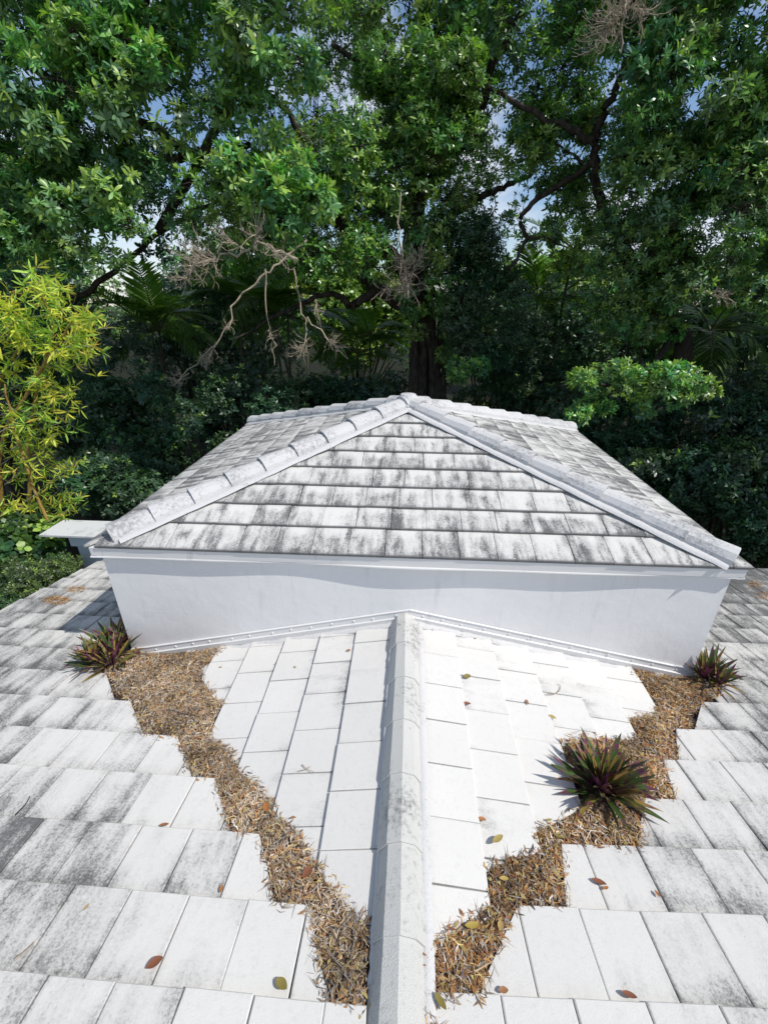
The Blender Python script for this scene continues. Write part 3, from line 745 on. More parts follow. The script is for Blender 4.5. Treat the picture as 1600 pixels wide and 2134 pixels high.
for (px, py, L, k, col, ang, lab) in [
    (322, 2012, .058, 0, BR, 40, 'largest red brown leaf on the tiles below the pale litter'),
    (587, 2056, .055, 0, OL, 150, 'olive green oval leaf lying by the foot of the pale litter'),
    (342, 1722, .046, 1, (.30, .13, .06), 10, 'brown leaf on a course edge of the main slope beside pale litter'),
    (180, 1894, .028, 2, TN, 80, 'tiny tan leaf on the tile nearest the picture edge below the bamboo'),
    (461, 1856, .032, 2, OR, 100, 'small orange leaf curled over a tile joint beside pale litter'),
    (972, 1412, .060, 0, OL, 120, 'olive curled leaf on the saddle tiles below the ridge top'),
    (1097, 1465, .045, 1, (.34, .15, .07), 0, 'brown leaf lying along a joint in the middle of the saddle'),
    (1149, 1496, .050, 2, YE, 70, 'yellow leaf on the saddle tiles above the lone rosette'),
    (971, 1468, .055, 1, BR, 95, 'narrow brown leaf caught on a tile step below the olive curled leaf'),
    (1032, 1756, .070, 1, (.36, .28, .08), 125, 'long yellow olive leaf flat on the lower saddle tiles'),
    (1003, 1709, .040, 2, OR, 85, 'small orange brown leaf on a saddle tile step above the long yellow leaf'),
    (615, 1392, .026, 2, YE, 60, 'tiny yellow leaf on saddle tiles on the shadowed side of the ridge'),
    (727, 1357, .036, 2, OR, 70, 'orange leaf in the tile step just below the flashing beside the ridge'),
    (578, 1384, .034, 2, BR, 75, 'small brown leaf in the second tile step from pale litter under flashing'),
    (460, 1392, .030, 1, YE, 85, 'tiny yellow brown leaf on the saddle tile edging pale litter'),
    (1248, 1842, .062, 1, BR, 160, 'larger brown leaf of the pair on the main slope below the rosette'),
    (1261, 1854, .030, 2, OR, 20, 'small leaf of the pair on the main slope below the rosette'),
    (1369, 1866, .030, 2, OR, 110, 'orange leaf scrap on a tile joint at the right main slope'),
    (1048, 2068, .036, 0, (.36, .18, .08), 5, 'light brown leaf on the tile edge next to the lowest brown litter'),
    (1311, 2078, .052, 1, BR, 165, 'dark red brown leaf on the tile edge far from the litter'),
    (900, 1311, .050, 1, TN, 10, 'crumpled tan leaf where ridge cap meets the flashing'),
    (960, 1322, .050, 0, BR, 130, 'crumpled brown leaf under the flashing nearest the ridge'),
    (988, 1330, .038, 1, (.33, .15, .07), 15, 'thin brown leaf under the flashing beside the crumpled brown leaf'),
    (559, 1690, .060, 0, OR, 35, 'bright orange leaf on the edge of pale litter half way down'),
    (978, 1936, .062, 1, (.36, .27, .05), 100, 'long olive leaf standing out on the lower brown litter'),
    (1042, 1941, .042, 0, (.44, .30, .12), 80, 'tan olive leaf at the tile edge of the lower brown litter'),
    (1045, 1838, .046, 1, YE, 95, 'yellow leaf on the brown litter beneath the long yellow olive leaf'),
    (917, 2100, .060, 1, OL, 130, 'olive leaf at the very foot of the brown litter by the ridge'),
    (1161, 1752, .045, 1, OL, 150, 'olive leaf on brown litter just below the lone rosette'),
    (640, 1830, .060, 0, BR, 60, 'dark brown leaf pressed in pale litter near its foot'),
    ]:
    P, w = surf(px, py)
    o = bpy.data.objects.new('fallen_leaf', FL[k]); COL.objects.link(o)
    nn = Vector((0, ms, mc)) if w == 'm' else Vector((-SL_ if P[0] < 0 else SR_, 0, 1)).normalized()
    lift = .028 if any(q in lab for q in ('on the lower', 'of the lower', 'pressed in', 'edge of pale', 'on brown litter', 'on the brown', 'very foot')) else .006
    o.matrix_world = Matrix.Translation(Vector(P) + nn * lift) @ nn.to_track_quat('Z', 'Y').to_matrix().to_4x4() @ Matrix.Rotation(math.radians(ang), 4, 'Z') @ Matrix.Scale(L * 1.15, 4)
    o.color = (*col, 1); tag(o, lab, 'leaf', 'loose leaves fallen on the roof')

# ------------------------------------------------------------------ tubes
class Tubes:
    def __init__(s): s.V = []; s.F = []; s.n = 0
    def add(s, pts, r0, r1, sides=6, rr=None):
        pts = np.asarray(pts, float); k = len(pts)
        tg = unit(np.gradient(pts, axis=0)); ref = np.array([0, 0, 1.0]) if abs(tg[0][2]) < .9 else np.array([1.0, 0, 0])
        a = unit(np.cross(tg, ref)); b = np.cross(tg, a)
        rad = np.linspace(r0, r1, k) if rr is None else np.asarray(rr)
        th = np.arange(sides) * 2 * math.pi / sides
        ring = pts[:, None] + rad[:, None, None] * (a[:, None] * np.cos(th)[None, :, None] + b[:, None] * np.sin(th)[None, :, None])
        s.V.append(ring.reshape(-1, 3))
        i = np.arange(k - 1)[:, None] * sides; j = np.arange(sides)[None]; j2 = (j + 1) % sides
        s.F.append((np.stack([i + j, i + j2, i + sides + j2, i + sides + j], -1) + s.n).reshape(-1, 4)); s.n += k * sides
    def build(s, name, mat, parent, smooth=True):
        return fast_mesh(name, np.concatenate(s.V), np.concatenate(s.F), mat, parent, None, smooth)
def smooth_path(pts, sub=5, wob=0.0):
    pts = np.asarray(pts, float); k = len(pts); out = []
    P = np.concatenate([[2 * pts[0] - pts[1]], pts, [2 * pts[-1] - pts[-2]]])
    for i in range(1, k):
        for t in np.linspace(0, 1, sub, endpoint=False):
            p0, p1, p2, p3 = P[i - 1], P[i], P[i + 1], P[i + 2]
            out.append(.5 * ((2 * p1) + (-p0 + p2) * t + (2 * p0 - 5 * p1 + 4 * p2 - p3) * t * t + (-p0 + 3 * p1 - 3 * p2 + p3) * t ** 3))
    out.append(pts[-1]); out = np.array(out)
    if wob: out[1:-1] += RNG.normal(0, wob, out[1:-1].shape)
    return out
def twig_thing(name, label, pts2, r, mat=M_DEAD):
    tb = Tubes()
    for pl in pts2:
        P = []
        for (px, py) in pl:
            q, w = surf(px, py); P.append(q + np.array([0, .0, .012 + r]))
        tb.add(smooth_path(P, 4), r, r * .6, 5)
    tag(tb.build(name, mat, None), label, 'twig')
twig_thing('fallen_twig', 'pale curved twig lying on the saddle tiles under the flashing', [[(1140, 1449), (1155, 1449), (1165, 1442), (1167, 1433), (1160, 1428)]], .004)
twig_thing('fallen_twig', 'forked dry twig on saddle tiles on the shadowed side of the ridge', [[(630, 1597), (640, 1606), (655, 1613)], [(622, 1611), (640, 1606), (647, 1600)]], .003)
twig_thing('fallen_twig', 'small green brown twig on the saddle tile edging pale litter', [[(462, 1560), (475, 1566), (487, 1577)]], .004)
twig_thing('dry_grass_blade', 'long dry grass blade across the tile at the lower picture corner', [[(33, 2005), (55, 1988), (75, 1968)]], .006, M_DEAD)
twig_thing('fallen_twig', 'thin bent twig on the main slope tile at the picture edge', [[(34, 1702), (55, 1680), (64, 1663)]], .004, M_BARK)
twig_thing('fallen_twig', 'short grey twig poking from brown litter onto the saddle', [[(1118, 1715), (1150, 1728), (1195, 1738)]], .004)

# ------------------------------------------------------------------ foliage
GAPS = [(322, 245, 42, 48), (75, 168, 70, 26), (560, 240, 62, 24), (822, 48, 32, 62), (1082, 405, 36, 40), (1092, 505, 42, 52), (1180, 318, 34, 32), (1278, 168, 26, 52), (1035, 268, 24, 44), (702, 470, 18, 20), (1195, 500, 34, 26),
        (795, 560, 20, 18), (1010, 210, 14, 30), (430, 300, 22, 10), (455, 400, 12, 10), (880, 430, 20, 30), (0, 220, 20, 12), (590, 500, 12, 8)]
def gap_ok(P, keep=.26):
    q = project(P); bad = np.zeros(len(P), bool)
    for (cx, cy, rx, ry) in GAPS: bad |= ((q[:, 0] - cx) / rx) ** 2 + ((q[:, 1] - cy) / ry) ** 2 < 1
    return ~bad | (RNG.random(len(P)) < keep)
def whorls(C, A, size, per, cols, width=.30, spread=(40, 88), droop=.18, tipcol=None, tiprate=0.0, simple=False):
    """leaf rosettes at the twig ends C with axes A: (V, F, colours); 4 tris per leaf"""
    n = len(C); A = unit(A)
    ref = np.where(np.abs(A[:, 2:3]) < .9, np.array([[0, 0, 1.0]]), np.array([[1.0, 0, 0]]))
    e1 = unit(np.cross(A, ref)); e2 = np.cross(A, e1)
    az = (np.arange(per)[None] * 2.39996 + RNG.uniform(0, 6.28, (n, 1)) + RNG.normal(0, .25, (n, per)))
    el = np.radians(np.linspace(spread[0], spread[1], per)[None] + RNG.normal(0, 9, (n, per)))
    rad = e1[:, None] * np.cos(az)[..., None] + e2[:, None] * np.sin(az)[..., None]
    d = A[:, None] * np.cos(el)[..., None] + rad * np.sin(el)[..., None]
    nrm = unit(A[:, None] * np.sin(el)[..., None] - rad * np.cos(el)[..., None] + RNG.normal(0, .32, (n, per, 3)))
    s = unit(np.cross(d, nrm)); nrm = np.cross(s, d)
    L = (np.broadcast_to(np.asarray(size, float).reshape(-1, 1), (n, per)) * RNG.uniform(.7, 1.15, (n, per)))[..., None]
    W = L * width * RNG.uniform(.85, 1.15, (n, per, 1)) * .5
    dr = L * droop * RNG.uniform(.3, 1.7, (n, per, 1))
    B = C[:, None] + d * L * .06
    p = [B, B + d * L * .34 - s * W * .82 - nrm * dr * .10, B + d * L * .34 + s * W * .82 - nrm * dr * .10,
         B + d * L * .70 - s * W * .92 - nrm * dr * .45, B + d * L * .70 + s * W * .92 - nrm * dr * .45, B + d * L - nrm * dr]
    V = np.stack(p, 2).reshape(-1, 3); m = n * per
    i = (np.arange(m) * 6)[:, None]
    T3 = np.concatenate([i + np.array([[0, 2, 1]]), i + np.array([[3, 4, 5]])]); Q4 = i + np.array([[1, 2, 4, 3]])
    if simple:                                           # one bent quad per leaf
        V = np.stack([B, B + d * L * .55 - s * W * 1.3 - nrm * dr * .3, B + d * L - nrm * dr, B + d * L * .55 + s * W * 1.3 - nrm * dr * .3], 2).reshape(-1, 3)
        Q4 = (np.arange(m) * 4)[:, None] + np.array([[0, 3, 2, 1]]); T3 = np.zeros((0, 3), int)
    cc = cols[RNG.integers(0, len(cols), (n, 1))] * RNG.uniform(.75, 1.25, (n, 1, 1)) * RNG.uniform(.8, 1.2, (n, per, 1))
    if tipcol is not None:
        tip = (RNG.random((n, 1)) < tiprate) & (np.arange(per)[None] < per * .45)
        cc = np.where(tip[..., None], np.array(tipcol) * RNG.uniform(.8, 1.2, (n, per, 1)), cc)
    cc = np.repeat(np.concatenate([cc.reshape(-1, 3), np.ones((m, 1))], 1), 4 if simple else 6, 0)
    return V, T3, Q4, cc
class Crown:
    def __init__(s): s.V = []; s.T = []; s.Q = []; s.C = []; s.n = 0
    def add(s, w):
        V, T3, Q4, c = w; s.V.append(V); s.T.append(T3 + s.n); s.Q.append(Q4 + s.n); s.C.append(c); s.n += len(V)
    def build(s, name, mat, parent):
        return fast_mesh(name, np.concatenate(s.V), [np.concatenate(s.T), np.concatenate(s.Q)], mat, parent, np.concatenate(s.C))
UP = np.array([0, 0, 1.0])
def clump_whorls(c, r, n, up=.45, flat=.75, gaps=True):
    d = unit(RNG.normal(0, 1, (n, 3))); f = RNG.uniform(.35, 1.0, (n, 1)) ** .6
    P = np.asarray(c) + d * f * np.array([r, r, r * flat])
    A = d * .75 + UP * up + RNG.normal(0, .35, (n, 3)) + np.array(SUN)[None] * .25
    if gaps:
        k = gap_ok(P); P, A = P[k], A[k]
    return P, A
def in_region(poly, count, y0, y1, gaps=True):
    """clump centres inside a photograph outline, spread over a depth range"""
    xs = [p[0] for p in poly]; ys = [p[1] for p in poly]; out = []
    x = RNG.uniform(min(xs), max(xs), count * 6); y = RNG.uniform(min(ys), max(ys), count * 6); k = in_poly(x, y, poly); x, y = x[k], y[k]
    for a, b in zip(x, y):
        out.append(at(a, b, RNG.uniform(y0, y1)))
        if len(out) >= count: break
    return np.array(out)
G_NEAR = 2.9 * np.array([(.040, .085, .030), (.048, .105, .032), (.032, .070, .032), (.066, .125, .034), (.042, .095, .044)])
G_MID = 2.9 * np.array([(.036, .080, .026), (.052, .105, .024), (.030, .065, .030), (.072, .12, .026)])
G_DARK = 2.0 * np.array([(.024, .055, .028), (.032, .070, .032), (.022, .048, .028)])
TIP = (.32, .46, .09)  # yellow new growth, lightened further to put sunlight into the leaf colour
def foliate(crown, twigs, centres, r, per_clump, leaf, cols, per=9, tip=.18, up=.45, gaps=True, twig=.25, width=.34, simple=False, flat=.75):
    for c in centres:
        rr = RNG.uniform(r[0], r[1]); P, A = clump_whorls(c, rr, int(per_clump * 1.35 * (rr / np.mean(r)) ** 2), up, flat, gaps); sz = RNG.uniform(.60, 1.08); hue = np.array([RNG.uniform(.78, 1.35), RNG.uniform(.85, 1.15), RNG.uniform(.7, 1.2)])
        if len(P) < 3: continue
        crown.add(whorls(P, A, RNG.uniform(leaf[0], leaf[1], len(P)) * sz, per, cols * hue, width * RNG.uniform(.85, 1.1), (RNG.uniform(25, 45), RNG.uniform(82, 105)), RNG.uniform(.12, .35), TIP, tip, simple))
        if twigs is not None:
            for q in P[:max(3, int(len(P) * twig))]:
                m = (q + c) / 2 + RNG.normal(0, .05, 3); twigs.add([np.asarray(c) + RNG.normal(0, .06, 3), m, q], .012, .004, 3)
def limb(tb, pts, r0, r1, sides=9, sub=5, wob=.03):
    tb.add(smooth_path([at(*p) if isinstance(p, tuple) else p for p in pts], sub, wob), r0, r1, sides)
def dead_spray(tb, c, d, n, L, r=.012, curl=.55):
    """bare curling twigs set along a short bent stalk"""
    d = unit(np.asarray(d, float)); c = np.asarray(c, float); bend = unit(RNG.normal(0, 1, 3)) * .18
    stalk = smooth_path([c - d * L * .45, c - d * L * .1 + bend * L * .4, c + d * L * .25 + bend * L * .3 - UP * L * .05], 6); tb.add(stalk, r * 1.3, r * .7, 5)
    for i in range(n):
        st = stalk[RNG.integers(3, len(stalk))] + RNG.normal(0, .012, 3); a = unit(d * .55 + unit(RNG.normal(0, 1, 3)) * RNG.uniform(.5, 1.1)); l = L * RNG.uniform(.3, .85)
        cv = unit(d * .4 + UP * RNG.choice([-1.0, 1.0, 1.0]) + RNG.normal(0, .45, 3)) - a * .35
        p = [st, st + a * l * .38, st + a * l * .70 + cv * l * .14, st + a * l * .86 + cv * l * .42]
        tb.add(smooth_path(p, 3, l * .008), r * RNG.uniform(.5, .85), r * .28, 4)
        for j in (1, 2):
            b = unit(a + cv * .5 + RNG.normal(0, .45, 3)); q = p[j]; l2 = l * RNG.uniform(.2, .45); tb.add([q, q + b * l2 * .55, q + b * l2 * .9 + cv * l2 * .3], r * .45, r * .22, 3)

# ---- the big tree straight behind the block
tree_c = thing('broadleaf_tree', 'huge spreading tree with dark fluted trunk straight behind the hip roof apex', 'tree', (*at(892, 800, 12.5)[:2], GZ), 'tall broadleaf trees behind the roof')
tb = Tubes(); b0 = at(892, 800, 12.5); b0[2] = GZ
limb(tb, [b0, (892, 800, 12.5), (888, 720, 12.5), (884, 650, 12.5), (872, 590, 12.5)], .42, .28, 14, 5, .02)
for (a, b, r) in ((866, 860, .18), (910, 898, .20), (924, 912, .13), (854, 872, .11), (882, 880, .20), (902, 890, .18)):
    f0 = at(a, 830, 12.1); f0[2] = GZ
    limb(tb, [f0, (a, 800, 12.1), ((a + b) / 2, 700, 12.15), (b, 630, 12.35), (868 + (b - 880) * .3, 540, 12.5)], r * 1.0, r * .35, 8, 4, .03)
limb(tb, [(872, 600, 12.5), (858, 520, 12.5), (866, 440, 12.6), (872, 330, 12.7), (852, 210, 12.8), (880, 80, 13), (905, -80, 13.2)], .36, .13)
limb(tb, [(868, 620, 12.4), (837, 559, 12.2), (800, 521, 12.0), (745, 490, 11.7), (699, 461, 11.4), (640, 400, 11), (560, 350, 10.5)], .26, .10)
limb(tb, [(870, 660, 12.3), (830, 630, 12.1), (792, 604, 12.0), (765, 582, 11.9), (747, 572, 11.8)], .24, .15)
limb(tb, [(800, 610, 12), (781, 607, 11.9), (740, 634, 11.6), (722, 632, 11.5), (708, 618, 11.4), (669, 615, 11.1), (627, 634, 10.8), (575, 660, 10.4), (492, 705, 9.9)], .15, .03, 8)
limb(tb, [(880, 560, 12.6), (920, 470, 12.6), (985, 420, 12.4), (1030, 400, 12.2), (1075, 378, 12.0), (1110, 360, 11.8)], .14, .04)
limb(tb, [(866, 430, 12.6), (930, 330, 12.5), (990, 240, 12.3), (1030, 130, 12), (1090, 20, 12)], .20, .07)
limb(tb, [(868, 330, 12.7), (800, 160, 12.6), (760, 60, 12.5), (700, -60, 12.4)], .18, .07)
limb(tb, [(858, 240, 12.8), (800, 200, 12.5), (760, 140, 12), (690, 90, 11.5)], .12, .05)
limb(tb, [(720, 470, 11.5), (660, 330, 11), (600, 240, 10.6), (520, 160, 10)], .12, .04)
cr = Crown()
REG_C = [(660, -180), (1290, -180), (1300, 60), (1230, 220), (1120, 330), (1010, 390), (1000, 560), (905, 560), (880, 420), (820, 420), (760, 520), (650, 470), (600, 300), (640, 120)]
foliate(cr, tb, in_region([(760, 60), (1000, 40), (1010, 380), (960, 470), (930, 560), (930, 660), (865, 640), (860, 520), (790, 480), (770, 300)], 60, 10.2, 12), (.35, .7), 40, (.13, .19), G_MID, 8, .14)
foliate(cr, tb, in_region(REG_C, 165, 11, 15.5), (.5, 1.0), 44, (.13, .20), G_MID, 8, .16)
foliate(cr, tb, in_region([(640, 230), (760, 250), (840, 330), (870, 470), (800, 560), (640, 560), (430, 560), (380, 420), (520, 330)], 74, 9.5, 13), (.45, .8), 40, (.13, .19), G_MID, 8, .14)
foliate(cr, tb, in_region([(930, 480), (1000, 420), (1060, 560), (1100, 650), (1060, 760), (960, 790), (925, 700), (950, 600)], 42, 10.5, 12), (.35, .65), 46, (.12, .18), G_DARK, 8, .04)  # hanging clump in shade: the shade is put into darker leaf colours
foliate(cr, tb, in_region([(640, -700), (1700, -700), (1600, -180), (660, -180)], 70, 11, 16), (.9, 1.4), 46, (.16, .22), G_MID, 7, .1, gaps=False, simple=True)  # unseen crown overhead, added so the growth below stands in shade
foliate(cr, tb, np.array([at(a, b, 11.0) for a, b in [(925, 640), (940, 690), (905, 615), (855, 650), (930, 740), (868, 690), (950, 770), (845, 610), (915, 580)]]), (.22, .4), 34, (.11, .16), G_MID, 8, .1)
t1 = tb.build('trunk', M_BARK, tree_c); cr.build('crown', M_LEAF, tree_c)
def dead_branch(parent, label, limbs, sprays):
    td = Tubes()
    for (pts, r0, r1) in limbs: limb(td, pts, r0, r1, 6, 4, .03)
    for (px, py, yy, dx, dz, n_, L) in sprays: dead_spray(td, at(px, py, yy), (dx, -.5, dz), int(n_ * 1.3), L * 1.1, .0095)
    tag(td.build('dead_branch', M_DEAD, parent), label)
dead_branch(tree_c, 'long bleached dead branch drooping left with twiggy end', [([(640, 500, 8.8), (600, 530, 8.6), (564, 562, 8.4), (520, 600, 8.3), (489, 630, 8.2), (477, 675, 8.1), (451, 712, 8.0), (420, 745, 7.9), (365, 800, 7.8)], .032, .012), ([(451, 712, 8), (440, 735, 8), (430, 770, 8)], .018, .008)],
            [(375, 790, 7.8, -.6, -.4, 22, .55), (440, 735, 8.0, -.4, -.7, 14, .5), (470, 680, 8.1, .5, .2, 10, .45), (425, 745, 7.9, .7, -.6, 12, .4)])
dead_branch(tree_c, 'dense curled spray of bleached dead twigs above the palms', [([(520, 520, 6.2), (470, 530, 6.1), (440, 545, 5.9)], .025, .014)], [(425, 545, 5.9, -.9, -.15, 34, .70), (395, 570, 5.9, -.5, -.8, 22, .50)])
dead_branch(tree_c, 'dead twig spray among live leaves near the sky', [([(620, 540, 6.2), (570, 520, 6.0), (535, 500, 5.9)], .025, .012)], [(535, 497, 5.9, .4, .6, 22, .55), (575, 525, 5.9, .7, -.6, 16, .55), (480, 510, 5.9, -.8, .2, 12, .5)])
dead_branch(tree_c, 'thin hanging dead twig in the middle of the shade', [([(552, 560, 8.4), (553, 640, 8.4), (565, 700, 8.4), (572, 760, 8.4)], .022, .008)], [(565, 700, 8.4, .4, -.6, 8, .4)])
dead_branch(tree_c, 'thin forked dead branch with twiggy ends over the palms', [([(612, 560, 9.2), (627, 634, 9.2), (640, 690, 9.1), (625, 730, 9.0)], .024, .010), ([(640, 660, 9.1), (690, 715, 9.1), (725, 748, 9.1)], .022, .008)], [(630, 722, 9.0, -.4, -.5, 20, .6), (690, 715, 9.1, .6, -.4, 18, .6), (660, 640, 9.2, .2, -.8, 10, .45)])
dead_branch(tree_c, 'large pale tuft of dead twigs hanging in front of the trunk', [([(850, 620, 8.8), (845, 560, 8.8), (830, 480, 8.9), (835, 400, 9.0)], .03, .014)], [(838, 545, 8.7, -.2, .3, 30, .65), (842, 580, 8.7, .05, -.8, 46, .85), (815, 600, 8.7, -.8, .1, 18, .5), (870, 540, 8.8, .4, .8, 14, .5)])

# ---- the tree reaching in over the bamboo
tree_l = thing('broadleaf_tree', 'big leaved tree whose boughs fill the upper corner above the yellow bamboo', 'tree', (*at(-60, 700, 9.5)[:2], GZ), 'tall broadleaf trees behind the roof')
tb = Tubes(); b0 = at(-60, 800, 9.5); b0[2] = GZ
limb(tb, [b0, (-60, 700, 9.5), (-30, 560, 9.3), (60, 470, 8.8), (180, 420, 8.2)], .22, .11, 10)
limb(tb, [(140, 640, 9), (200, 590, 8.8), (262, 545, 8.6), (330, 490, 8.3), (420, 430, 8), (520, 380, 7.6)], .08, .03)
limb(tb, [(180, 420, 8.2), (300, 350, 7.8), (420, 320, 7.5), (520, 300, 7.2)], .12, .05)
limb(tb, [(440, 350, 8), (370, 300, 8), (290, 255, 7.9), (220, 215, 7.8), (150, 180, 7.7), (60, 130, 7.5)], .11, .05)
limb(tb, [(60, 470, 8.8), (120, 330, 8.4), (180, 200, 8), (260, 80, 7.6), (330, -60, 7.4)], .14, .06)
limb(tb, [(330, 480, 8.3), (460, 250, 8.2), (520, 130, 8.2), (540, 30, 8.0)], .10, .05)
cr = Crown()
REG_L = [(-220, -200), (700, -200), (690, 120), (640, 200), (600, 300), (690, 400), (640, 480), (520, 490), (430, 470), (360, 540), (230, 560), (60, 545), (-60, 560), (-220, 560)]
foliate(cr, tb, in_region(REG_L, 150, 6.2, 8.6), (.34, .66), 30, (.14, .20), G_NEAR, 10, .26)
foliate(cr, tb, in_region([(-80, 200), (60, 215), (170, 260), (200, 420), (120, 520), (-80, 520)], 30, 6.4, 8.5), (.34, .6), 30, (.14, .19), G_NEAR, 10, .25)
foliate(cr, tb, in_region([(150, 60), (300, 40), (420, 120), (300, 190), (150, 130)], 14, 6.4, 8), (.34, .55), 30, (.14, .19), G_NEAR, 10, .25)
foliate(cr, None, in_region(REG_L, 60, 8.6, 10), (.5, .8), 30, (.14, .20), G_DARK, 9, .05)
foliate(cr, tb, np.array([at(a, b, y) for a, b, y in [(500, 60, 6.3), (560, 120, 6.3), (480, 330, 6.2), (560, 380, 6.1), (620, 340, 6.2), (660, 420, 6.4), (540, 420, 6.2), (110, 430, 6.1), (220, 400, 6.2), (60, 500, 6.2), (160, 510, 6.2), (270, 470, 6.2), (230, 540, 6.3), (240, 230, 6.2), (100, 280, 6.2), (60, 90, 6.2), (150, 70, 6.3), (30, 200, 6.3), (320, 120, 6.3), (620, 130, 6.5), (470, 510, 6.4), (560, 500, 6.4)]]), (.28, .46), 26, (.15, .21), G_NEAR * 1.15, 10, .45)  # nearest clumps: sunlight put in as brighter greens and more pale tips
foliate(cr, None, in_region([(-700, -600), (640, -600), (640, -200), (-220, -200), (-220, 500), (-700, 500)], 50, 7.5, 10), (.8, 1.2), 34, (.18, .24), G_NEAR, 8, .1, gaps=False, simple=True)
tb.build('trunk', M_BARK, tree_l); cr.build('crown', M_LEAF, tree_l)

# ---- the tree on the other side with the low bright bough
tree_r = thing('broadleaf_tree', 'dense tree filling the right side with one low sunlit bough over shade', 'tree', (*at(1420, 760, 10.5)[:2], GZ), 'tall broadleaf trees behind the roof')
tb = Tubes(); b0 = at(1420, 800, 10.5); b0[2] = GZ
limb(tb, [b0, (1420, 760, 10.5), (1370, 640, 10.4), (1310, 540, 10.3), (1262, 440, 10.2)], .26, .15, 10)
limb(tb, [(1300, 530, 10.3), (1255, 430, 10.2), (1240, 350, 10.1), (1240, 290, 10.1), (1262, 225, 10.0), (1292, 165, 9.9), (1330, 60, 9.8), (1370, -80, 9.6)], .12, .06)
limb(tb, [(1240, 300, 10.1), (1195, 270, 10.3), (1140, 250, 10.6), (1060, 205, 11), (1010, 170, 11.3), (960, 60, 11.6)], .09, .04)
limb(tb, [(1240, 330, 10.1), (1190, 370, 10.2), (1140, 400, 10.2), (1092, 440, 10.2), (1086, 468, 10.2), (1098, 495, 10.2), (1080, 530, 10.2), (1060, 562, 10.2)], .075, .04, 8, 5, .02)
limb(tb, [(1098, 497, 10.2), (1130, 492, 10.2), (1170, 510, 10.3)], .05, .02, 6)
limb(tb, [(1350, 620, 10.3), (1420, 470, 9.6), (1480, 330, 9), (1540, 160, 8.6)], .16, .07)
limb(tb, [(1400, 700, 10.3), (1360, 760, 9), (1330, 790, 8), (1330, 800, 7.2), (1400, 790, 6.8)], .10, .03)
limb(tb, [(1320, 800, 7.4), (1270, 800, 7.0), (1220, 790, 6.8)], .05, .02)
limb(tb, [(1215, 340, 10.2), (1170, 310, 10.2), (1120, 300, 10.3)], .04, .015, 5)
cr = Crown()
foliate(cr, tb, in_region([(1060, 200), (1300, 150), (1300, 470), (1180, 500), (1080, 380)], 26, 10.4, 12.5), (.3, .5), 26, (.11, .16), G_MID, 8, .15)
foliate(cr, tb, in_region([(1480, 250), (1640, 250), (1640, 470), (1480, 470)], 16, 7.6, 9.5), (.35, .6), 32, (.12, .18), G_NEAR, 9, .2)
REG_R = [(1300, -180), (1820, -180), (1820, 700), (1560, 640), (1420, 600), (1400, 520), (1370, 420), (1300, 320), (1300, 120)]
foliate(cr, tb, in_region([(1330, 200), (1430, 200), (1420, 600), (1340, 600), (1270, 480), (1290, 330)], 26, 8.2, 9.6), (.3, .55), 34, (.11, .17), G_NEAR, 9, .16)
foliate(cr, tb, in_region(REG_R, 165, 7.2, 9.8), (.36, .70), 34, (.13, .19), G_NEAR, 9, .16)
foliate(cr, None, in_region(REG_R, 40, 9.8, 12), (.6, .9), 34, (.15, .20), G_DARK, 8, .03)
foliate(cr, tb, in_region([(1220, -160), (1330, -160), (1340, 120), (1240, 110)], 10, 9, 10.5), (.35, .6), 30, (.13, .18), G_NEAR, 9, .1)
foliate(cr, tb, in_region([(1230, 560), (1300, 440), (1440, 420), (1480, 560), (1400, 690), (1300, 720), (1190, 620)], 34, 8.6, 10.2), (.30, .55), 32, (.13, .18), G_NEAR, 9, .30)
foliate(cr, tb, in_region([(1060, 250), (1230, 230), (1230, 300), (1090, 340)], 12, 10.5, 11.5), (.35, .55), 30, (.12, .17), G_MID, 8, .1)
foliate(cr, tb, in_region([(1090, 330), (1230, 300), (1260, 560), (1150, 560), (1040, 470)], 30, 10, 12), (.25, .45), 24, (.12, .17), G_MID, 8, .1)
BOUGH = [(1215, 790), (1250, 775), (1290, 765), (1330, 775), (1370, 770), (1410, 775), (1445, 795), (1475, 812), (1240, 815), (1290, 815), (1340, 825), (1390, 815), (1340, 858), (1260, 850), (1220, 840), (1310, 790), (1430, 820), (1205, 865), (1365, 800), (1400, 840)]
foliate(cr, tb, np.array([at(a, b, 6.6 + .5 * random.random()) for a, b in BOUGH]), (.18, .32), 22, (.12, .165), G_NEAR * 1.2, 10, .55, gaps=False)
foliate(cr, tb, in_region([(940, 700), (1010, 690), (1000, 770), (950, 790)], 5, 9, 9.8), (.2, .35), 24, (.12, .16), G_NEAR, 9, .3)
foliate(cr, None, in_region([(1820, -700), (3000, -700), (3000, 800), (1820, 800)], 85, 7.5, 13), (.9, 1.4), 42, (.18, .26), G_NEAR, 7, .05, gaps=False, simple=True)  # unseen clumps off to the right, added to keep the low right dark
foliate(cr, None, np.stack([RNG.uniform(9.6, 14, 60), RNG.uniform(3.8, 7, 60), RNG.uniform(.0, 5.2, 60)], 1), (.8, 1.2), 36, (.18, .24), G_NEAR, 7, .05, gaps=False, simple=True)  # unseen clumps, added and placed to shade the corner past the eave
tb.build('trunk', M_BARK, tree_r); cr.build('crown', M_LEAF, tree_r)
dead_branch(tree_r, 'bare pale dead twigs hanging from the top of the picture', [([(1330, -90, 7.0), (1310, -30, 6.9), (1296, 30, 6.9), (1292, 110, 6.9)], .03, .010)], [(1285, 25, 6.9, -.5, -.5, 40, .75), (1330, 10, 6.9, .6, -.2, 26, .65), (1265, 60, 6.9, -.5, -.8, 22, .55)])
dead_branch(tree_r, 'small reddish dead twig spray near the right palm', [([(1440, 600, 7.4), (1480, 612, 7.3), (1500, 620, 7.2)], .02, .010)], [(1490, 612, 7.2, .8, -.2, 18, .5)])

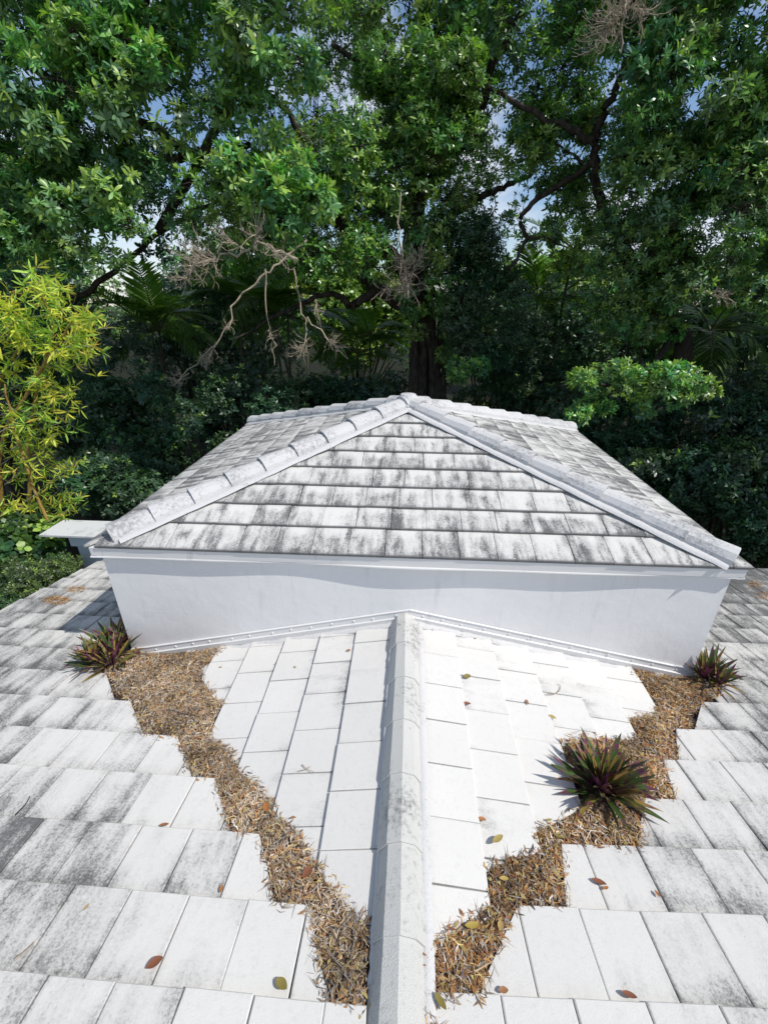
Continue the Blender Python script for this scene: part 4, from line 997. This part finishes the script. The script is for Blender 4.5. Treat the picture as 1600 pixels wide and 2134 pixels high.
# ---- shrubs and trees that close the view
def shrub(name, label, px, py, y, w, h, depth, n_cl, cols, leaf, per_clump=40, tip=.1, group='shrubs and small trees behind the roof', cat='shrub', width=.36, per=8, r=(.45, .8)):
    c = at(px, py, y); t = thing(name, label, cat, (c[0], c[1], GZ), group)
    tb = Tubes(); cr = Crown(); cs = []
    for i in range(n_cl):
        d = unit(RNG.normal(0, 1, 3)) * RNG.uniform(.2, 1) ** .5; cs.append(c + d * np.array([w, depth, h]))
    for q in cs[:max(4, n_cl // 4)]:
        b = np.array([c[0] + RNG.normal(0, .15), c[1] + RNG.normal(0, .15), GZ]); tb.add(smooth_path([b, (b * .5 + q * .5) + RNG.normal(0, .12, 3), q], 4), .06, .02, 5)
    foliate(cr, None, cs, r, per_clump * .9, leaf, cols, per, tip, gaps=True, width=width, simple=leaf[0] > .1 and width < .5)
    tb.build('stem', M_BARK, t); cr.build('crown', M_LEAF, t); return t
G_YEL = 1.3 * np.array([(.12, .20, .03), (.16, .24, .035), (.09, .17, .03)])
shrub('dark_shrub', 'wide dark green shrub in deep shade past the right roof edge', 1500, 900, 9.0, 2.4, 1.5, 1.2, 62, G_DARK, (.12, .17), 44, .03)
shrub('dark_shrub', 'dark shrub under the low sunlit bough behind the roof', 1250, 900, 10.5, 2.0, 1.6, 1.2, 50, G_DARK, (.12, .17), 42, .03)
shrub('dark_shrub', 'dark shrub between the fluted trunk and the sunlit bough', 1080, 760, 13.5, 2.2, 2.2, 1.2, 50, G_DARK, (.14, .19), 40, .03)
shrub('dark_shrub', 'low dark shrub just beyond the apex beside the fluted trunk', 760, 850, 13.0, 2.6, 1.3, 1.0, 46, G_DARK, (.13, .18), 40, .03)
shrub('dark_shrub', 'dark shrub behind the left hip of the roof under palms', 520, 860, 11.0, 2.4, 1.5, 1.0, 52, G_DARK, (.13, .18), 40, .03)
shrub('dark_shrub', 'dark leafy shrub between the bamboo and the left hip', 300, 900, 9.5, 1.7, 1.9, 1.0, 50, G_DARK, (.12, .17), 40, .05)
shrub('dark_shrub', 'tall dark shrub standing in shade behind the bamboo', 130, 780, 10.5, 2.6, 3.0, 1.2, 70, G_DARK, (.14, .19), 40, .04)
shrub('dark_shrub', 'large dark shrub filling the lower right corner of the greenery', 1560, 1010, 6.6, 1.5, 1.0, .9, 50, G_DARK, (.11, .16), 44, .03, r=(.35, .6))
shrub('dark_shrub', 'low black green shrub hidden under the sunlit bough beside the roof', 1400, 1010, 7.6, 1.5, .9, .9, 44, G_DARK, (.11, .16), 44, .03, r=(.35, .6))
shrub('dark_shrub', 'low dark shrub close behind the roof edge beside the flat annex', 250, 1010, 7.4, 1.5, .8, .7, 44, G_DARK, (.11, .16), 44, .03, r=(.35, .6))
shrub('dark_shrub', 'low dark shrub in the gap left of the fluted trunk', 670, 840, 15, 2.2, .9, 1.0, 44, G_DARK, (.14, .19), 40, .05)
shrub('dark_shrub', 'added dark shrub filling the deep shade at the right picture edge just past the eave', 1600, 1110, 5.6, .9, .7, .8, 34, G_DARK, (.10, .15), 44, .03, r=(.3, .5))  # added shrub, stands in for bare ground lying in deep shade
shrub('far_hedge', 'long sunny hedge glimpsed far off behind the shaded palms', 520, 610, 34, 8, 4.6, 1.5, 60, G_MID, (.30, .42), 44, .2, r=(1.2, 1.8))
shrub('far_hedge', 'long hedge far off under the sky gap', 1200, 640, 34, 7, 3.4, 1.5, 60, G_MID, (.30, .42), 44, .2, r=(1.2, 1.8))
shrub('far_hedge', 'long hedge far off behind the bamboo', 60, 600, 34, 7, 5.0, 1.5, 60, G_MID, (.30, .42), 44, .2, r=(1.2, 1.8))
shrub('far_hedge', 'long hedge far off behind the dense right tree', 1650, 620, 32, 7, 5.0, 1.5, 60, G_MID, (.30, .42), 44, .2, r=(1.2, 1.8))
shrub('tall_hedge_tree', 'tall dark hedge tree behind the palms on the bamboo side', 420, 700, 19, 4.5, 3.6, 1.6, 60, G_DARK, (.20, .28), 46, .03, r=(.9, 1.4))
shrub('tall_hedge_tree', 'shady hedge tree far behind the fluted trunk', 1020, 730, 20, 3.6, 3.0, 1.6, 46, G_DARK, (.20, .28), 46, .03, r=(.9, 1.4))
shrub('tall_hedge_tree', 'shady hedge tree far behind the low sunlit bough', 1300, 700, 19, 4.2, 3.6, 1.6, 60, G_DARK, (.20, .28), 46, .03, r=(.9, 1.4))
shrub('tall_hedge_tree', 'dark hedge tree at the right picture edge behind everything', 1640, 650, 17, 3.6, 4.5, 1.6, 60, G_DARK, (.20, .28), 46, .03, r=(.9, 1.4))
shrub('tall_hedge_tree', 'dark hedge tree at the left picture edge behind the bamboo', -20, 640, 18, 4.0, 4.0, 1.6, 60, G_DARK, (.20, .28), 46, .03, r=(.9, 1.4))
shrub('sunlit_tree', 'sunny yellow green tree glimpsed through the gap beside the fluted trunk', 740, 640, 25, 4.2, 3.6, 1.5, 80, G_YEL, (.26, .36), 44, .4, r=(.9, 1.3))
shrub('sunlit_tree', 'sunny yellow green tree glimpsed low under the sky gap', 1150, 590, 26, 3.2, 1.7, 1.5, 40, G_YEL, (.26, .36), 44, .4, r=(.8, 1.2))
shrub('sunlit_tree', 'sunny pale green tree glimpsed above the bamboo tip', 8, 545, 24, 2.0, 1.6, 1.5, 24, G_YEL, (.24, .34), 44, .3, r=(.8, 1.2))
shrub('broad_leaved_shrub', 'bright shrub with large round leaves at the foot of the bamboo', 40, 1140, 3.4, .70, .42, .5, 22, np.array([(.05, .13, .03), (.08, .17, .035), (.04, .10, .03)]), (.12, .16), 18, .2, width=.85, per=6, r=(.18, .30))
shrub('fine_leaved_shrub', 'grey green fine leaved shrub beside the stepped roof edge', 80, 1205, 2.6, .70, .30, .45, 26, np.array([(.07, .13, .05), (.09, .15, .06)]), (.045, .07), 46, .1, width=.3, per=9, r=(.16, .28))
shrub('fine_leaved_shrub', 'dark fine leaved shrub in the corner below the round leaves', 0, 1230, 3.4, .8, .5, .5, 22, np.array([(.03, .07, .03), (.04, .09, .03)]), (.07, .10), 40, .1, width=.35, per=9, r=(.2, .35))

# ---- palms
def palm_frond_mesh(L, leaflets, arch, hang):
    V, T3, C = [], [], []; n = leaflets
    t = np.linspace(0, 1, 9); mid = np.stack([L * t * (1 - .25 * arch * t), 0 * t, L * arch * (.45 * t - .85 * t * t)], 1)
    tbx = Tubes(); tbx.add(mid, .014 * L, .003 * L, 4)
    rv, rf = np.concatenate(tbx.V), np.concatenate(tbx.F)
    VV = []; FF = []
    for i in range(n):
        u = .14 + .86 * i / n; x = np.array([np.interp(u, t, mid[:, j]) for j in range(3)]); tg = unit(np.array([np.interp(min(1, u + .05), t, mid[:, j]) for j in range(3)]) - x)
        for sd in (-1, 1):
            l = L * .34 * math.sin(math.pi * (.12 + .82 * u)) ** .6 * RNG.uniform(.85, 1.1)
            d = unit(tg * .75 + np.array([0, sd * 1.0, .25 - hang]) + RNG.normal(0, .07, 3)); w = L * .016
            s_ = unit(np.cross(d, np.array([0, 0, 1.0])))
            b = len(VV); VV += [x - s_ * w * .4, x + s_ * w * .4, x + d * l * .5 - s_ * w, x + d * l * .5 + s_ * w, x + d * l + np.array([0, 0, -l * .25 * (hang + .3)])]
            FF += [(b, b + 2, b + 3, b + 1)]; T3.append((b + 2, b + 4, b + 3))
    k = len(rv); VA = np.concatenate([rv, np.array(VV)])
    col = np.tile(np.array([[.085, .165, .03, 1.0]]), (len(VA), 1)); col[:k] = (.14, .16, .05, 1)
    me_o = fast_mesh('frond', VA, [rf, np.array(FF) + k, np.array(T3) + k], M_FROND, None, col)
    me = me_o.data; bpy.data.objects.remove(me_o); return me
FROND = [palm_frond_mesh(1.0, 26, a, h) for a, h in ((.35, .1), (.6, .3), (.85, .5), (.2, .0))]
def palm(label, px, py, y, stems, size, n_fr, seed):
    rr = random.Random(seed); c = at(px, py, y); t = thing('palm', label, 'palm', (c[0], c[1], GZ), 'slender palms in the shade behind the roof')
    for k in range(stems):
        top = c + np.array([rr.uniform(-1, 1) * .9, rr.uniform(-.5, .5), rr.uniform(-.8, .5)]) * (1 if k else 0)
        b = np.array([c[0] + rr.uniform(-.3, .3), c[1] + rr.uniform(-.3, .3), GZ]); tb = Tubes()
        tb.add(smooth_path([b, b * .45 + top * .55 + RNG.normal(0, .1, 3), top], 6), .07, .04, 7); tb.build('stem', M_PTRUNK, t)
        for i in range(n_fr):
            o = link('frond', FROND[rr.randrange(4)], t); az = i * 2.4 + rr.uniform(-.3, .3); el = rr.uniform(-.25, 1.05)
            o.matrix_basis = Matrix.Translation(top) @ Matrix.Rotation(az, 4, 'Z') @ Matrix.Rotation(-el, 4, 'Y') @ Matrix.Scale(size * rr.uniform(.8, 1.15), 4)
for i, (lab, px, py, y, st, sz, nf) in enumerate([
    ('clustered palm hung over by the bleached dead branches', 600, 660, 14, 3, 2.4, 8), ('dark palm clump beside the bamboo in the shade', 330, 690, 12.5, 3, 2.2, 8),
    ('palm lit yellow green next to the fluted trunk', 770, 700, 16, 2, 2.3, 9), ('tall palm against the sky gap right of the trunk', 1195, 520, 15, 1, 2.2, 12), ('palm clump below the sky gap behind hanging leaves', 1120, 620, 15.5, 2, 2.2, 9),
    ('palm with drooping fronds in the shade under the dense right tree', 1480, 690, 12.5, 2, 2.4, 9), ('low palm above the sunlit bough', 1340, 690, 13, 2, 2.0, 8), ('palm deep behind the bleached dead branches near the sky', 490, 620, 17, 2, 2.6, 8)]):
    palm(lab, px, py, y, st, sz, nf, 40 + i)

# ---- bamboo at the left
bam = thing('bamboo', 'tall yellow green bamboo clump with golden canes at the left edge', 'bamboo', (*at(110, 1180, 4.2)[:2], GZ))
BY = 4.2
G_BAM = 1.25 * np.array([(.42, .46, .06), (.52, .50, .07), (.54, .47, .07), (.26, .40, .07), (.44, .48, .08), (.22, .36, .06), (.30, .44, .08)])
culms = [[(150, 1215, 3.6), (118, 1130, 3.7), (85, 1050, 3.8), (40, 930, 3.9), (10, 800, 3.9)],
         [(100, 1300, 4.2), (70, 1120, 4.2), (60, 960, 4.2), (75, 820, 4.2), (110, 690, 4.1), (80, 600, 4.0)],
         [(40, 1300, 4.0), (10, 1100, 4.0), (0, 940, 4.0), (50, 830, 4.0), (105, 740, 3.9), (150, 670, 3.8)],
         [(60, 1320, 4.4), (0, 1150, 4.4), (-30, 950, 4.4), (0, 800, 4.3), (55, 690, 4.2), (20, 640, 4.1)],
         [(-20, 1300, 4.0), (-60, 1050, 4.0), (-80, 850, 4.0), (-40, 700, 4.0), (0, 620, 3.9)]]
for pts in culms:
    tb = Tubes(); b0 = at(pts[0][0], pts[0][1], pts[0][2]); b0 = np.array([b0[0], b0[1], GZ])
    limb(tb, [b0] + pts, .050, .014, 7, 6, .008); tb.build('culm', M_CULM, bam)
tw = Tubes(); Pb, Ab = [], []
side = [((0, 1165), (60, 1135), (135, 1088)), ((20, 1120), (80, 1075), (160, 1020)), ((0, 1075), (60, 1040), (150, 970)), ((60, 1000), (110, 975), (155, 968)), ((10, 1010), (70, 960), (120, 900)), ((20, 940), (80, 900), (140, 875)), ((0, 900), (60, 870), (110, 850)), ((40, 860), (110, 830), (165, 810)), ((60, 790), (110, 760), (180, 735)),
        ((100, 745), (150, 720), (205, 725)), ((100, 745), (150, 700), (200, 660)), ((110, 690), (100, 640), (70, 590)), ((50, 700), (30, 660), (10, 640)), ((150, 680), (180, 665), (205, 690)), ((90, 620), (100, 595), (60, 580)), ((110, 700), (130, 650), (100, 600)), ((0, 780), (40, 740), (60, 690)), ((0, 830), (40, 800), (90, 790)),
        ((0, 700), (20, 680), (50, 660)), ((0, 970), (40, 940), (60, 915)), ((100, 1090), (130, 1070), (150, 1052)), ((70, 1050), (100, 1040), (125, 1020)), ((-20, 880), (10, 860), (40, 850)), ((-30, 1000), (0, 980), (40, 985)), ((-20, 1060), (20, 1050), (60, 1060)), ((10, 1190), (40, 1160), (90, 1130))]
for k, s_ in enumerate(side):
    yy = BY + random.uniform(-.5, .3); P = smooth_path([at(a, b, yy - .1 * i) for i, (a, b) in enumerate(s_)], 6); tw.add(P, .010, .003, 4)
    dens = 1 if 4 <= k < 20 else .75
    for j in range(int(20 * dens)):
        f = RNG.uniform(.25, 1); q = np.array([np.interp(f, np.linspace(0, 1, len(P)), P[:, c]) for c in range(3)]) + RNG.normal(0, .10, 3) * np.array([1, 1, .8])
        Pb.append(q); Ab.append(np.array([RNG.normal(.25, .6), RNG.normal(-.2, .5), RNG.normal(-.25, .45)]))
        if j % 3 == 0: tw.add([q - RNG.normal(0, .09, 3), q], .004, .002, 3)
for j in range(170):
    f = RNG.random(); pl = culms[RNG.integers(1, 5)]; k = RNG.integers(2, len(pl) - 1); a = np.array(pl[k]); b = np.array(pl[k + 1]); q = a + (b - a) * f
    if q[1] > 960: continue
    Pb.append(at(q[0], q[1], q[2]) + RNG.normal(0, .24, 3)); Ab.append(np.array([RNG.normal(.2, .6), RNG.normal(-.2, .5), RNG.normal(-.2, .5)]))
tw.build('side_twigs', M_STEM, bam)
cr = Crown(); cr.add(whorls(np.array(Pb), np.array(Ab), RNG.uniform(.13, .22, len(Pb)), 6, G_BAM, .15, (15, 75), .30, (.60, .42, .08), .06)); cr.build('foliage', M_BAMBOO, bam)
